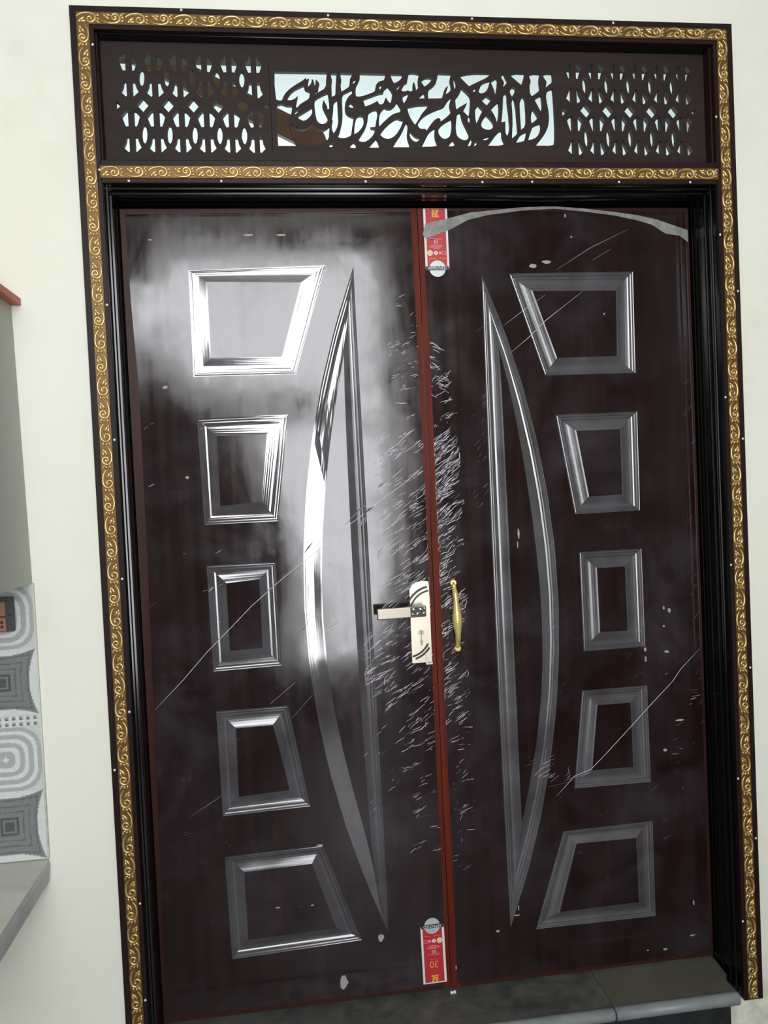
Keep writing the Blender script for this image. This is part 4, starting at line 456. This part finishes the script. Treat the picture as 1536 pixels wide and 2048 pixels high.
def grow(poly, d):
    c = Vector((sum(p[0] for p in poly) / len(poly), sum(p[1] for p in poly) / len(poly)))
    return [tuple(Vector(p) + (Vector(p) - c).normalized() * d) for p in poly]
def make_leaf(label, xa, xb, panels, ao, ai, so, si, film_outline, cat='door', pscale=None, ascale=None):
    root = thing('door_leaf', label, cat, ((xa + xb) / 2, YL, .207))
    NA = 41
    AO, AI, SO, SI = resample(ao, NA), resample(ai, NA), resample(so, 15), resample(si, 15)
    lens_o = AO + SO[-2:0:-1]; lens_i = AI + SI[-2:0:-1]
    holes = [p[0] for p in panels] + [lens_o]
    bm = fill_bm(rect(xa, xb, .207, 2.481), [grow(h, -.0004) for h in holes], YL, YL + .014)
    bx(bm, xa, xb, YL + .0141, YL + .04, .207, 2.481)
    leafpart(root, 'slab', bm, M_edge)
    e0, e1 = (xb - .019, xb) if xa < .5 else (xa, xa + .028)
    bm = bmesh.new(); bx(bm, e0, e1, YL - .0004, YL - .00005, .2075, 2.4805); leafpart(root, 'meeting_edge', bm, M_seam)['label'] = 'bare red brown strip along the meeting edge'
    bm = fill_bm(film_outline, holes, YFILM, YFILM + .0003)
    leafpart(root, 'protective_film', bm, M_film)
    for k, (o_, i_) in enumerate(panels):
        f = leafpart(root, 'raised_panel', fill_bm(i_, [], YFILM, YL + .008), M_film)
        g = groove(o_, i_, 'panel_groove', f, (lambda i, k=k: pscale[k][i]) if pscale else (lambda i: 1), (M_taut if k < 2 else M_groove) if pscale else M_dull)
        for v in g.data.vertices: v.co -= Vector(root.location)
    f = leafpart(root, 'crescent_panel', fill_bm(lens_i, [], YFILM, YL + .008), M_film)
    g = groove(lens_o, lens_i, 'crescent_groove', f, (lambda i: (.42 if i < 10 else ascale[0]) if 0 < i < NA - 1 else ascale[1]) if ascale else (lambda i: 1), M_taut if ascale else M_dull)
    if ascale:
        g.data.materials.append(M_dull); nn = len(lens_o)
        for k, p in enumerate(g.data.polygons):
            if not (0 <= k % nn < NA - 1): p.material_index = 1
    for v in g.data.vertices: v.co -= Vector(root.location)
    return root
filmL = [(.084, .222), (.886, .219), (.887, .47), (.8842, 1.08), (.888, 1.42), (.886, 1.70), (.8838, 1.96), (.882, 2.20), (.8803, 2.471), (.45, 2.469), (.088, 2.466), (.0915, 2.2275), (.1005, 1.98), (.098, 1.50), (.093, 1.0), (.086, .5)]
top = [p for p in FOLD[17:]]     # lower edge of the fold, right to left
filmR = [(.918, .221), (1.710, .218), (1.713, 1.2), (1.712, 2.37)] + [(1.712, 2.470), (.916, 2.474), (.9150, 2.30), (.919, 2.12), (.9193, 1.81), (.922, 1.54), (.9185, 1.15), (.9189, .318)]
LEFT = make_leaf('left door leaf, glossy maroon, with the silver lever handle', .0745, .8985, LP, lao, lai, lso, lsi, filmL,
                 pscale=[[.17, .14, .19, .13], [.8, .08, .5, .9], [.8] * 4, [.9] * 4, [1] * 4], ascale=(.05, .55))
RIGHT = make_leaf('right door leaf, dark maroon, with the brass pull handle', .9005, 1.7205, RP, rao, rai, rso, rsi, filmR)

# white scuffs torn in the film
def strokes(bm, pts, w, y, mi=0):
    """tapered thin sliver along the points"""
    P = [Vector((p[0], 0, p[1])) for p in pts]; n = len(P); vs = []
    for i, p in enumerate(P):
        t = (P[min(n - 1, i + 1)] - P[max(0, i - 1)]).normalized(); s = Vector((-t.z, 0, t.x))
        k = w * .5 * (.25 if i in (0, n - 1) else 1)
        vs.append((bm.verts.new(p + s * k + Vector((0, y, 0))), bm.verts.new(p - s * k + Vector((0, y, 0)))))
    for i in range(n - 1):
        f = bm.faces.new((vs[i][0], vs[i][1], vs[i + 1][1], vs[i + 1][0])); f.material_index = mi
def cluster(bm, rnd, x0, x1, z0, z1, count, ang, spread, lmin, lmax, wmin, wmax, per=4, mi=0, faint=.25):
    for _ in range(count):
        cx, cz = rnd.uniform(x0, x1), rnd.uniform(z0, z1); a0 = math.radians(rnd.gauss(ang, spread))
        for k in range(rnd.randint(1, per)):
            a = a0 + rnd.gauss(0, .07); L = rnd.uniform(lmin, lmax) * (1 if rnd.random() < .75 else 1.7); off = rnd.gauss(0, .006); sh = rnd.gauss(0, .012)
            dx, dz = math.cos(a), math.sin(a); px, pz = cx - dz * off + dx * sh, cz + dx * off + dz * sh
            n = 3 if L < .018 else 5; pts = []; jit = 0 if .88 < x1 < .9 else abs(rnd.gauss(0, .004))
            for i in range(n):
                t = i / (n - 1) - .5; wob = rnd.gauss(0, .0007)
                X, Z = px + dx * L * t - dz * wob, pz + dz * L * t + dx * wob
                pts.append((min(max(X, x0 - .002), x1 + .002 + jit), Z))
            if abs(pts[0][0] - pts[-1][0]) < .002: continue
            strokes(bm, pts, rnd.uniform(wmin, wmax), YFILM - .0004, 1 if rnd.random() < faint else mi)
rnd = random.Random(11)
bm = bmesh.new()
cluster(bm, rnd, .745, .885, 1.28, 1.84, 76, 33, 5, .012, .044, .0007, .0015, 7)
cluster(bm, rnd, .80, .885, 1.88, 2.24, 26, 14, 8, .006, .022, .0006, .0014, 4, 0, .4)
cluster(bm, rnd, .745, .885, .95, 1.28, 40, 33, 6, .010, .036, .0007, .0015, 5)
cluster(bm, rnd, .69, .77, 1.10, 1.30, 18, 26, 5, .014, .05, .0007, .0016, 6, 0, .2)
cluster(bm, rnd, .66, .76, .75, 1.05, 10, 40, 8, .008, .02, .0006, .0012, 2, 0, .4)
cluster(bm, rnd, .785, .886, .62, .95, 20, 20, 10, .008, .03, .0006, .0014, 4, 0, .3)
cluster(bm, rnd, .86, .886, .95, 1.7, 24, 38, 8, .006, .016, .0006, .0012, 3)
cluster(bm, rnd, .11, .30, 1.3, 1.9, 9, 25, 9, .006, .022, .0006, .0013, 2, 0, .5)
cluster(bm, rnd, .12, .60, .35, 1.2, 16, 30, 20, .004, .016, .0005, .0011, 2, 1, .7)
cluster(bm, rnd, .50, .62, 1.28, 1.55, 12, 42, 6, .008, .03, .0006, .0011, 3, 0, .5)
bx_ = LEFT.location.x
for pts, w in MS:
    if pts[0][0] < .9: strokes(bm, pts, w, YFILM - .0004, 0 if w < .0022 else 1)
cluster(bm, rnd, .700, .735, 1.585, 1.665, 7, 38, 12, .010, .030, .0008, .0018, 3, 0, .2)
for pts in ([(.532, 1.512), (.545, 1.528), (.556, 1.541)], [(.705, 1.612), (.722, 1.626), (.735, 1.634)], [(.683, 1.985), (.6835, 2.03), (.684, 2.06)]): strokes(bm, pts, .0042, YFILM - .0005, 2)
s = leafpart(LEFT, 'film_scratches', bm, [M_scratch, M_scratch2, M_dark]); s['kind'] = 'stuff'; s['label'] = 'fine white scratches torn in the film'
bm = bmesh.new()
cluster(bm, rnd, .921, .985, 1.66, 1.84, 26, 35, 5, .018, .055, .0009, .0022, 8)
cluster(bm, rnd, .921, .988, 1.30, 1.66, 56, 36, 8, .008, .034, .0008, .0019, 6)
cluster(bm, rnd, .921, .985, 1.00, 1.30, 42, 30, 8, .008, .032, .0008, .0018, 5)
cluster(bm, rnd, .921, .965, 1.94, 2.10, 13, -22, 9, .010, .034, .0008, .0018, 5)
cluster(bm, rnd, .925, .985, 1.88, 2.0, 10, 32, 9, .010, .030, .0007, .0016, 4)
cluster(bm, rnd, .921, .95, 1.0, 2.0, 40, 30, 14, .004, .012, .0006, .0012, 3, 0, .4)
cluster(bm, rnd, .921, .99, .55, .98, 20, 18, 12, .006, .024, .0006, .0014, 3, 0, .35)
cluster(bm, rnd, .935, .955, .60, .80, 10, 70, 20, .005, .012, .0006, .0012, 2, 0, .3)
cluster(bm, rnd, 1.03, 1.09, 1.55, 1.95, 13, 40, 8, .008, .022, .0005, .0010, 4, 1, .6)
cluster(bm, rnd, 1.10, 1.70, .5, 1.2, 20, 25, 20, .004, .018, .0005, .0011, 2, 1, .7)
cluster(bm, rnd, 1.60, 1.70, .75, 1.15, 10, 12, 10, .008, .03, .0006, .0013, 2, 0, .5)
cluster(bm, rnd, 1.69, 1.71, .9, 2.0, 20, 45, 12, .006, .018, .0006, .0011, 2, 1, .5)
cluster(bm, rnd, 1.15, 1.28, .80, .88, 12, 28, 8, .010, .035, .0005, .001, 3, 0, .4)
for pts, w in MS:
    if pts[0][0] > .9: strokes(bm, pts, w, YFILM - .0004, 0 if w < .0022 else 1)
s = leafpart(RIGHT, 'film_scratches', bm, [M_scratch, M_scratch2]); s['kind'] = 'stuff'; s['label'] = 'fine white scratches torn in the film'
# peeled spots
def spot_bm(x, z, w, h):
    bm = bmesh.new(); r = random.Random(int(x * 1e4)); vs = []
    for k in range(10):
        a = 2 * math.pi * k / 10; q = r.uniform(.7, 1.1) * .5
        vs.append((x + math.cos(a) * w * q, z + math.sin(a) * h * q))
    bm.free(); return fill_bm(vs, [], YFILM - .0006, YFILM + .0002)
for (x, z), w, h in SPOT:
    if z < .232: continue
    leafpart(LEFT if x < .899 else RIGHT, 'peeled_spot', spot_bm(x, z, w * 1.6, h * 1.6), M_spot)
# curled film strip along the top of the right leaf
leafpart(RIGHT, 'film_fold', fill_bm(FOLD, [], YL - .0034, YL - .0026), M_fold)

# paper labels on both leaves
def text_bm(body, size, x, z, y, rot=0, sx=1.0, align='CENTER'):
    cu = bpy.data.curves.new('lettering', 'FONT'); cu.body = body; cu.size = size; cu.align_x = align; cu.align_y = 'CENTER'; cu.resolution_u = 3
    o = bpy.data.objects.new('lettering', cu); COL.objects.link(o)
    me = bpy.data.meshes.new_from_object(o.evaluated_get(bpy.context.evaluated_depsgraph_get()))
    bm = bmesh.new(); bm.from_mesh(me); bpy.data.objects.remove(o); bpy.data.curves.remove(cu); bpy.data.meshes.remove(me)
    c, s_ = math.cos(rot), math.sin(rot)
    for v in bm.verts:
        a, b = v.co.x * sx, v.co.y
        v.co = Vector((x + a * c - b * s_, y, z + a * s_ + b * c))
    return bm
def label_on(root, x, z, rot, with_border=True):
    """x, z = middle of the seal end of the label; rot 0 = logo up"""
    c, s_ = math.cos(rot), math.sin(rot)
    def T(a, b): return (x + a * c - b * s_, z + a * s_ + b * c)
    def quad(a0, a1, b0, b1): return [T(a0, b0), T(a1, b0), T(a1, b1), T(a0, b1)]
    Y = YL - .0012
    def layer(k): return (Y - .00018 * (k + 1), Y - .00018 * k)
    st = leafpart(root, 'paper_label', fill_bm(quad(-.035, .035, 0, .170), [], *layer(0)), M_paper)
    st['label'] = 'narrow red printed paper label with silver seal' + (', upside down' if rot else '')
    def sub(name, bm, m):
        o = obj(name, local(bm, root), m, st); return o
    sub('red_field', fill_bm(quad(-.0285, .0290, 0, .1665 if rot else .1695), [], *layer(1)), M_red)
    # gold flame-like emblem
    em = [(-.0105, .1455), (-.0095, .167), (.010, .167), (.0085, .160), (.004, .157), (.0095, .1555), (.003, .1515), (.010, .1505), (.0105, .1455)]
    sub('emblem', fill_bm([T(a, b) for a, b in em], [[T(a, b) for a, b in q] for q in ([(-.002, .166), (.003, .164), (-.004, .155)], [(-.006, .153), (.000, .1515), (-.005, .148)])], *layer(2)), M_lgold)
    bm = text_bm('30', .029, *T(0, .113), Y - .0005, rot, .95); sub('lettering', bm, M_lgold)
    bm = fill_bm(quad(-.012, .012, .0985, .0992), [], *layer(2)); sub('rule', bm, M_lgold)
    bm = text_bm('01', .013, *T(0, .0745), Y - .0005, rot); sub('lettering', bm, M_paper)
    bm = bmesh.new()
    for a0, a1, b in ((-.018, -.007, .0835), (-.004, .017, .0838), (-.014, .015, .0665), (-.022, .021, .0635), (-.018, .014, .0605), (-.010, .011, .0575)):
        p = quad(a0, a1, b - .0009 if a1 - a0 > .012 else b - .0018, b + .0004)
        bm.faces.new([bm.verts.new((u, Y - .0005, v)) for u, v in p])
    sub('small_print', bm, M_pink)
    bm = bmesh.new(); p = quad(-.018, -.006, .0815, .0848); bm.faces.new([bm.verts.new((u, Y - .0005, v)) for u, v in p]); sub('small_print', bm, M_paper)
    def disc(a, b, r, n=18, rz=None): return [T(a + r * math.cos(2 * math.pi * k / n), b + (rz or r) * math.sin(2 * math.pi * k / n)) for k in range(n)]
    sub('seal', fill_bm(disc(-.020, .044, .0085), [], *layer(2)), M_cream)
    sub('icon', fill_bm(disc(-.003, .044, .0056), [disc(-.003, .044, .0022, 10)], *layer(2)), M_paper)
    sub('icon', fill_bm(disc(.0098, .044, .0056, 4), [], *layer(2)), M_pink)
    sub('icon', fill_bm(quad(.0165, .0270, .0395, .0490), [quad(.0178, .0257, .0407, .0478)], *layer(2)), M_pink)
    bm = bmesh.new()
    for a0, a1 in ((-.024, -.003), (.007, .026)):
        p = quad(a0, a1, .0285, .0297); bm.faces.new([bm.verts.new((u, Y - .0005, v)) for u, v in p])
    sub('small_print', bm, M_lgold)
    sub('seal', fill_bm(disc(0, -.001, .0235, 28), [], *layer(2)), M_seal)
    sub('seal_band', fill_bm(quad(-.0345, .0330, -.0058, .0058), [], *layer(3)), M_navy)
    bm = text_bm('APPROVED', .0118, *T(-.0005, 0), Y - .00085, rot, .92); sub('lettering', bm, M_paper)
label_on(RIGHT, .9515, 2.3095, 0)
label_on(LEFT, .8505, .398, math.pi + .012)

# silver lever handle on the left leaf
HX, HZ = .8545, 1.294
def hp(pts): return pts
plate_out = [(.8262, 1.1765), (.8842, 1.1765), (.8846, 1.395), (.8820, 1.4110), (.862, 1.4125), (.846, 1.4095), (.834, 1.402), (.8272, 1.390)]
pl = leafpart(LEFT, 'handle_plate', fill_bm(plate_out, [], YL - .0085, YL - .0008), M_satin); pl['label'] = 'satin silver lock plate with black curved lines'
def arc_band(c, r0, r1, a0, a1, n=14):
    o = [(c[0] + r1 * math.cos(a0 + (a1 - a0) * k / n), c[1] + r1 * math.sin(a0 + (a1 - a0) * k / n)) for k in range(n + 1)]
    i = [(c[0] + r0 * math.cos(a0 + (a1 - a0) * k / n), c[1] + r0 * math.sin(a0 + (a1 - a0) * k / n)) for k in range(n + 1)]
    return o + i[::-1]
def onplate(name, bm, m): return obj(name, local(bm, LEFT), m, pl)
for c, r0, r1, a0, a1 in (((.892, 1.318), .0765, .0805, 100, 150), ((.892, 1.318), .0655, .0685, 98, 164), ((.815, 1.262), .0745, .078, -74, -34), ((.815, 1.262), .0655, .069, -79, -28)):
    onplate('black_line', fill_bm(arc_band(c, r0 - .0012, r1 + .0012, math.radians(a0), math.radians(a1)), [], YL - .0092, YL - .0084), M_blackline)
# lever
bm = bmesh.new(); tube(bm, [(.8555, YL - .008, 1.3285), (.8548, YL - .052, 1.3315)], [.0105, .0095], 14, up=Vector((0, 0, 1))); lev = onplate('lever_neck', bm, M_lever)
bm = bmesh.new(); v = bx(bm, .7255, .8655, YL - .056, YL - .044, 1.3165, 1.3480)
for q_ in v:
    if q_.co.x < .8: q_.co.z += (-.0015 if q_.co.z > 1.33 else -.0015)
bmesh.ops.bevel(bm, geom=bm.edges[:], offset=.003, segments=3, profile=.5, affect='EDGES')
lv = onplate('lever', bm, M_lever)
bm = bmesh.new(); bx(bm, .8200, .8640, YL - .0572, YL - .0562, 1.3195, 1.3455); onplate('black_inlay', bm, M_blackline)
bm = bmesh.new()
for (a, b, r, g) in ((.8300, 1.3390, .0085, .6), (.8400, 1.3265, .0080, -.6), (.8495, 1.3385, .0090, .7), (.8580, 1.3275, .0075, -.6), (.8265, 1.3260, .006, .7), (.8605, 1.3410, .006, .5)):
    blob(bm, Vector((a, YL - .0572, b)), r * .78, .0016, r * .46, g, 10, 3)
onplate('inlay_petals', bm, M_satin2)
# keyhole
bm = bmesh.new(); tube(bm, [(.8555, YL - .0084, 1.2640), (.8555, YL - .0115, 1.2640)], [.0092, .0088], 18, up=Vector((0, 0, 1))); onplate('key_cylinder', bm, M_satin2)
bm = fill_bm([(.8530, 1.2655), (.8580, 1.2655), (.8572, 1.244), (.8605, 1.236), (.8585, 1.226), (.8535, 1.226), (.8510, 1.238), (.8540, 1.246)], [], YL - .0095, YL - .0084); onplate('cylinder_tail', bm, M_blackline).data.materials[0] = mat('grey_steel', (.30, .27, .23), .4, .7)
bm = fill_bm([(.8545, 1.270), (.8565, 1.270), (.8565, 1.259), (.8545, 1.259)], [], YL - .0122, YL - .0112); onplate('key_slot', bm, M_dark)
bm = fill_bm([(.8655, 1.2030), (.8710, 1.2050), (.8720, 1.1745), (.8860, 1.1760), (.8850, 1.1700), (.8660, 1.1700)], [], YL - .0100, YL - .0090); onplate('film_scrap', bm, M_paper)

# brass pull handle on the right leaf
bm = bmesh.new()
px, n = .958, 33; pts = []; rad = []
for k in range(n):
    t = k / (n - 1); z = 1.3985 - .185 * t
    bow = .6 * min(1, math.sin(math.pi * min(max((t - .04) / .92, 0), 1)) * 1.9)
    r = .0068 + .0076 * math.exp(-((t - .55) / .19) ** 2) + .0016 * math.exp(-((t - .14) / .03) ** 2) + .0014 * math.exp(-((t - .86) / .03) ** 2) - .0006 * math.cos(t * 90) * (1 if .3 < t < .8 else 0)
    pts.append((px + .0045 * t, YL - .006 - .026 * bow, z)); rad.append(r)
tube(bm, pts, rad, 14, up=Vector((1, 0, 0)))
ph = leafpart(RIGHT, 'pull_handle', bm, M_brass); ph['label'] = 'brass bow pull handle with swelling grip'
for nm, xx, zz in (('mounting_tab', .9575, 1.4015), ('mounting_tab', .9625, 1.2100)):
    bm = bmesh.new(); tube(bm, [(xx, YL - .0008, zz), (xx, YL - .005, zz), (xx, YL - .0065, zz)], [.0098, .0098, .008], 20, up=Vector((0, 0, 1))); obj(nm, local(bm, RIGHT), M_brass, ph)
    dz = -.0005 if zz > 1.3 else .004
    bm = bmesh.new(); tube(bm, [(xx, YL - .0064, zz + dz), (xx, YL - .0074, zz + dz)], [.0026, .0022], 10, up=Vector((0, 0, 1))); obj('screw', local(bm, RIGHT), M_dark, ph)

# ---------------------------------------------------------------- doorstep
ST = thing('doorstep', 'stone doorstep of two grey slabs with a pale rounded nosing over a black riser', 'doorstep', (.9, 0, 0))
def slab_bm(x0, x1, y0, y1, z0, z1):
    bm = bmesh.new(); bx(bm, x0, x1, y0, y1, z0, z1); return bm
def nosing(x0, x1, m, nm='nosing'):
    bm = bmesh.new(); prof = [(-.040, .1955), (-.052, .1952), (-.062, .1925), (-.068, .1865), (-.070, .179), (-.068, .171), (-.062, .165), (-.050, .162), (-.040, .162)]
    rs = [[bm.verts.new((x, y, z)) for y, z in prof] for x in (x0, x1 - .006, x1)]
    for v in rs[2]: v.co = Vector((v.co.x, -.04 + (v.co.y + .04) * .75, .179 + (v.co.z - .179) * .8))
    for a in range(2):
        for k in range(len(prof)):
            f = bm.faces.new((rs[a][k], rs[a][(k + 1) % len(prof)], rs[a + 1][(k + 1) % len(prof)], rs[a + 1][k])); f.smooth = k < len(prof) - 1
    bm.faces.new(rs[0]); bm.faces.new(rs[2])
    return part(nm, bm, m, ST)
part('stone_slab', slab_bm(.0735, 1.3325, -.040, .149, .165, .196), M_slab1, ST)
bm = fill_bm([(1.3340, -.040), (1.700, -.040), (1.702, .01), (1.716, .03), (1.7265, .149), (1.3340, .149)], [], 0, .031)
for v in bm.verts: v.co = Vector((v.co.x, v.co.z, .196 - v.co.y))
part('stone_slab', bm, M_slab2, ST)
nosing(.076, 1.3325, M_nose); nosing(1.3340, 1.706, M_nose)
part('riser', slab_bm(.06, 1.692, -.030, -.0005, .002, .1615), M_riser, ST)
bm = bmesh.new()
for x, z in ((.9075, .204), (.899, .203)): blob(bm, Vector((x, .100, z - .004)), .005, .004, .005, 0, 8, 3)
part('plaster_crumb', bm, M_nail, ST)

# ---------------------------------------------------------------- wall cabinet and basin counter at the left
CB = thing('wall_cabinet', 'grey ribbed wall cabinet with a red top board at the left edge', 'cabinet', (-.55, 0, 1.48))
bm = bmesh.new(); bx(bm, -.95, -.181, -.36, -.001, 1.482, 2.196)
for v in bm.verts:
    if v.co.x > -.5: v.co.x += (.0055 if v.co.z < 2 else -.0065)
part('carcass', bm, M_grey, CB)
bm = bmesh.new(); bx(bm, -.97, -.1635, -.38, -.001, 2.1961, 2.2140); part('top_board', bm, M_redcap, CB)
for xa, xb in ((-.93, -.57), (-.56, -.20)):
    bm = bmesh.new(); bx(bm, xa, xb, -.375, -.3602, 1.50, 2.18); part('door', bm, M_grey, CB)

def tile_color_light(a, b):
    r = (abs(a) ** 3.2 + abs(b) ** 3.2) ** (1 / 3.2)
    if abs(a) ** .8 + abs(b) ** .8 < .17: return (.76, .80, .79)
    for lim, c in ((.26, 0), (.40, 1), (.53, 0), (.65, 1), (.79, 0), (.90, 1), (1.02, 0)):
        if r < lim: return (.70, .75, .735) if c else (.42, .44, .43)
    return (.62, .65, .62)
def tile_color_dark(a, b):
    r = max(abs(a) / (.78 + .22 * b * b), abs(b) / (.80 + .20 * a * a))
    if r > 1.0: return (.68, .72, .70)
    sq = max(abs(a), abs(b)) * .35 + r * .65
    for lim, c in ((.15, 2), (.23, 0), (.30, 2), (.44, 0), (.49, 1), (.63, 0), (.67, 1), (.84, 0), (.88, 1), (1.1, 0)):
        if sq < lim: return ((.185, .195, .195), (.10, .106, .108), (.055, .06, .062))[c]
    return (.15, .16, .16)
def tile_bm(x0, x1, z0, z1, fn, nx, nz, y=-.0088):
    bm = bmesh.new(); lay = bm.verts.layers.float_color.new('print')
    g = [[None] * (nz + 1) for _ in range(nx + 1)]
    for i in range(nx + 1):
        for j in range(nz + 1):
            v = bm.verts.new((x0 + (x1 - x0) * i / nx, y, z0 + (z1 - z0) * j / nz)); v[lay] = (*fn(2 * i / nx - 1, 2 * j / nz - 1), 1); g[i][j] = v
    for i in range(nx):
        for j in range(nz): bm.faces.new((g[i][j], g[i + 1][j], g[i + 1][j + 1], g[i][j + 1]))
    e = [v for v in bm.verts if v.is_boundary]
    ed = [x for x in bm.edges if x.is_boundary]
    r = bmesh.ops.extrude_edge_only(bm, edges=ed)
    for v in r['geom']:
        if isinstance(v, bmesh.types.BMVert): v.co.y = -.0005
    return bm
SP = thing('tile_backsplash', 'printed grey and white tile backsplash between the cabinet and the counter', 'backsplash', (-.4, 0, .76))
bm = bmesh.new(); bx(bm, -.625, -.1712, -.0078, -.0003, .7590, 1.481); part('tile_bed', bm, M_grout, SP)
def border(a, b):
    u = (a + 1) * 5; f = u - math.floor(u); t = (b + 1) * 1.0; g = t - math.floor(t)
    if abs(b) > .82: return (.64, .68, .665)
    k = .2 < f < .72 and .22 < g < .78
    return ((.10, .11, .11) if f + g < .95 else (.36, .38, .38)) if k else (.70, .74, .725)
for c in range(2):
    x1 = -.1755 - .1785 * c; x0 = x1 - .1765
    for z0, z1, fn, nx, nz in ((.7605, .9435, tile_color_dark, 80, 80), (.9445, 1.1095, tile_color_light, 80, 80), (1.1105, 1.1405, border, 80, 16), (1.1415, 1.3125, tile_color_dark, 80, 80), (1.3135, 1.4800, tile_color_light, 80, 80)):
        part('tile', tile_bm(x0, x1, z0, z1, fn, nx, nz), M_tile, SP)
SW = thing('switch_socket', 'dark grey socket plate with tan modules set in the tiled backsplash', 'socket', (-.31, -.009, 1.405))
bm = bmesh.new(); bx(bm, -.40, -.2190, -.020, -.0090, 1.361, 1.4505); bmesh.ops.bevel(bm, geom=bm.edges[:], offset=.0025, segments=2, affect='EDGES'); part('plate', bm, M_plate, SW)
for z0, z1 in ((1.4025, 1.4385), (1.3635, 1.3985)):
    bm = bmesh.new(); bx(bm, -.3, -.2395, -.0235, -.0200, z0, z1); bmesh.ops.bevel(bm, geom=bm.edges[:], offset=.001, segments=1, affect='EDGES'); md = part('module', bm, M_module, SW)
    for k in (.012, .024):
        if z0 < 1.39:
            bm = bmesh.new(); bx(bm, -.252, -.2455, -.0240, -.0234, z0 + k - .004, z0 + k + .002); bmesh.ops.translate(bm, verts=bm.verts, vec=-Vector(SW.location)); obj('pin_hole', bm, M_dark, md)
bm = bmesh.new(); tube(bm, [(-.2290, -.0199, 1.4038), (-.2290, -.0210, 1.4038)], [.0030, .0028], 10, up=Vector((0, 0, 1))); part('screw', bm, M_dark, SW)

CT = thing('basin_counter', 'pale grey marble counter with rounded corner below the tiles at the left edge', 'counter', (-.6, 0, 0))
bm = bmesh.new()
cz = .757; out = [(-1.1, -.0005), (-.176, -.0005), (-.1730, -.010), (-.1720, -.03), (-.1715, -.54), (-.19, -.56), (-1.1, -.56)]
tv = [bm.verts.new((x, y, cz)) for x, y in out]; m1 = [bm.verts.new((x + .004, y - .002 * (y < -.3), cz - .012)) for x, y in out]; bv = [bm.verts.new((x, y, cz - .055)) for x, y in out]
bm.faces.new(tv); bm.faces.new(bv)
for A_, B_ in ((tv, m1), (m1, bv)):
    for k in range(len(out)):
        f = bm.faces.new((A_[k], A_[(k + 1) % len(out)], B_[(k + 1) % len(out)], B_[k])); f.material_index = 1
part('worktop', bm, [M_marble, M_medge], CT)
part('support', slab_bm(-1.1, -.50, -.48, -.001, .001, .7015), M_room, CT)
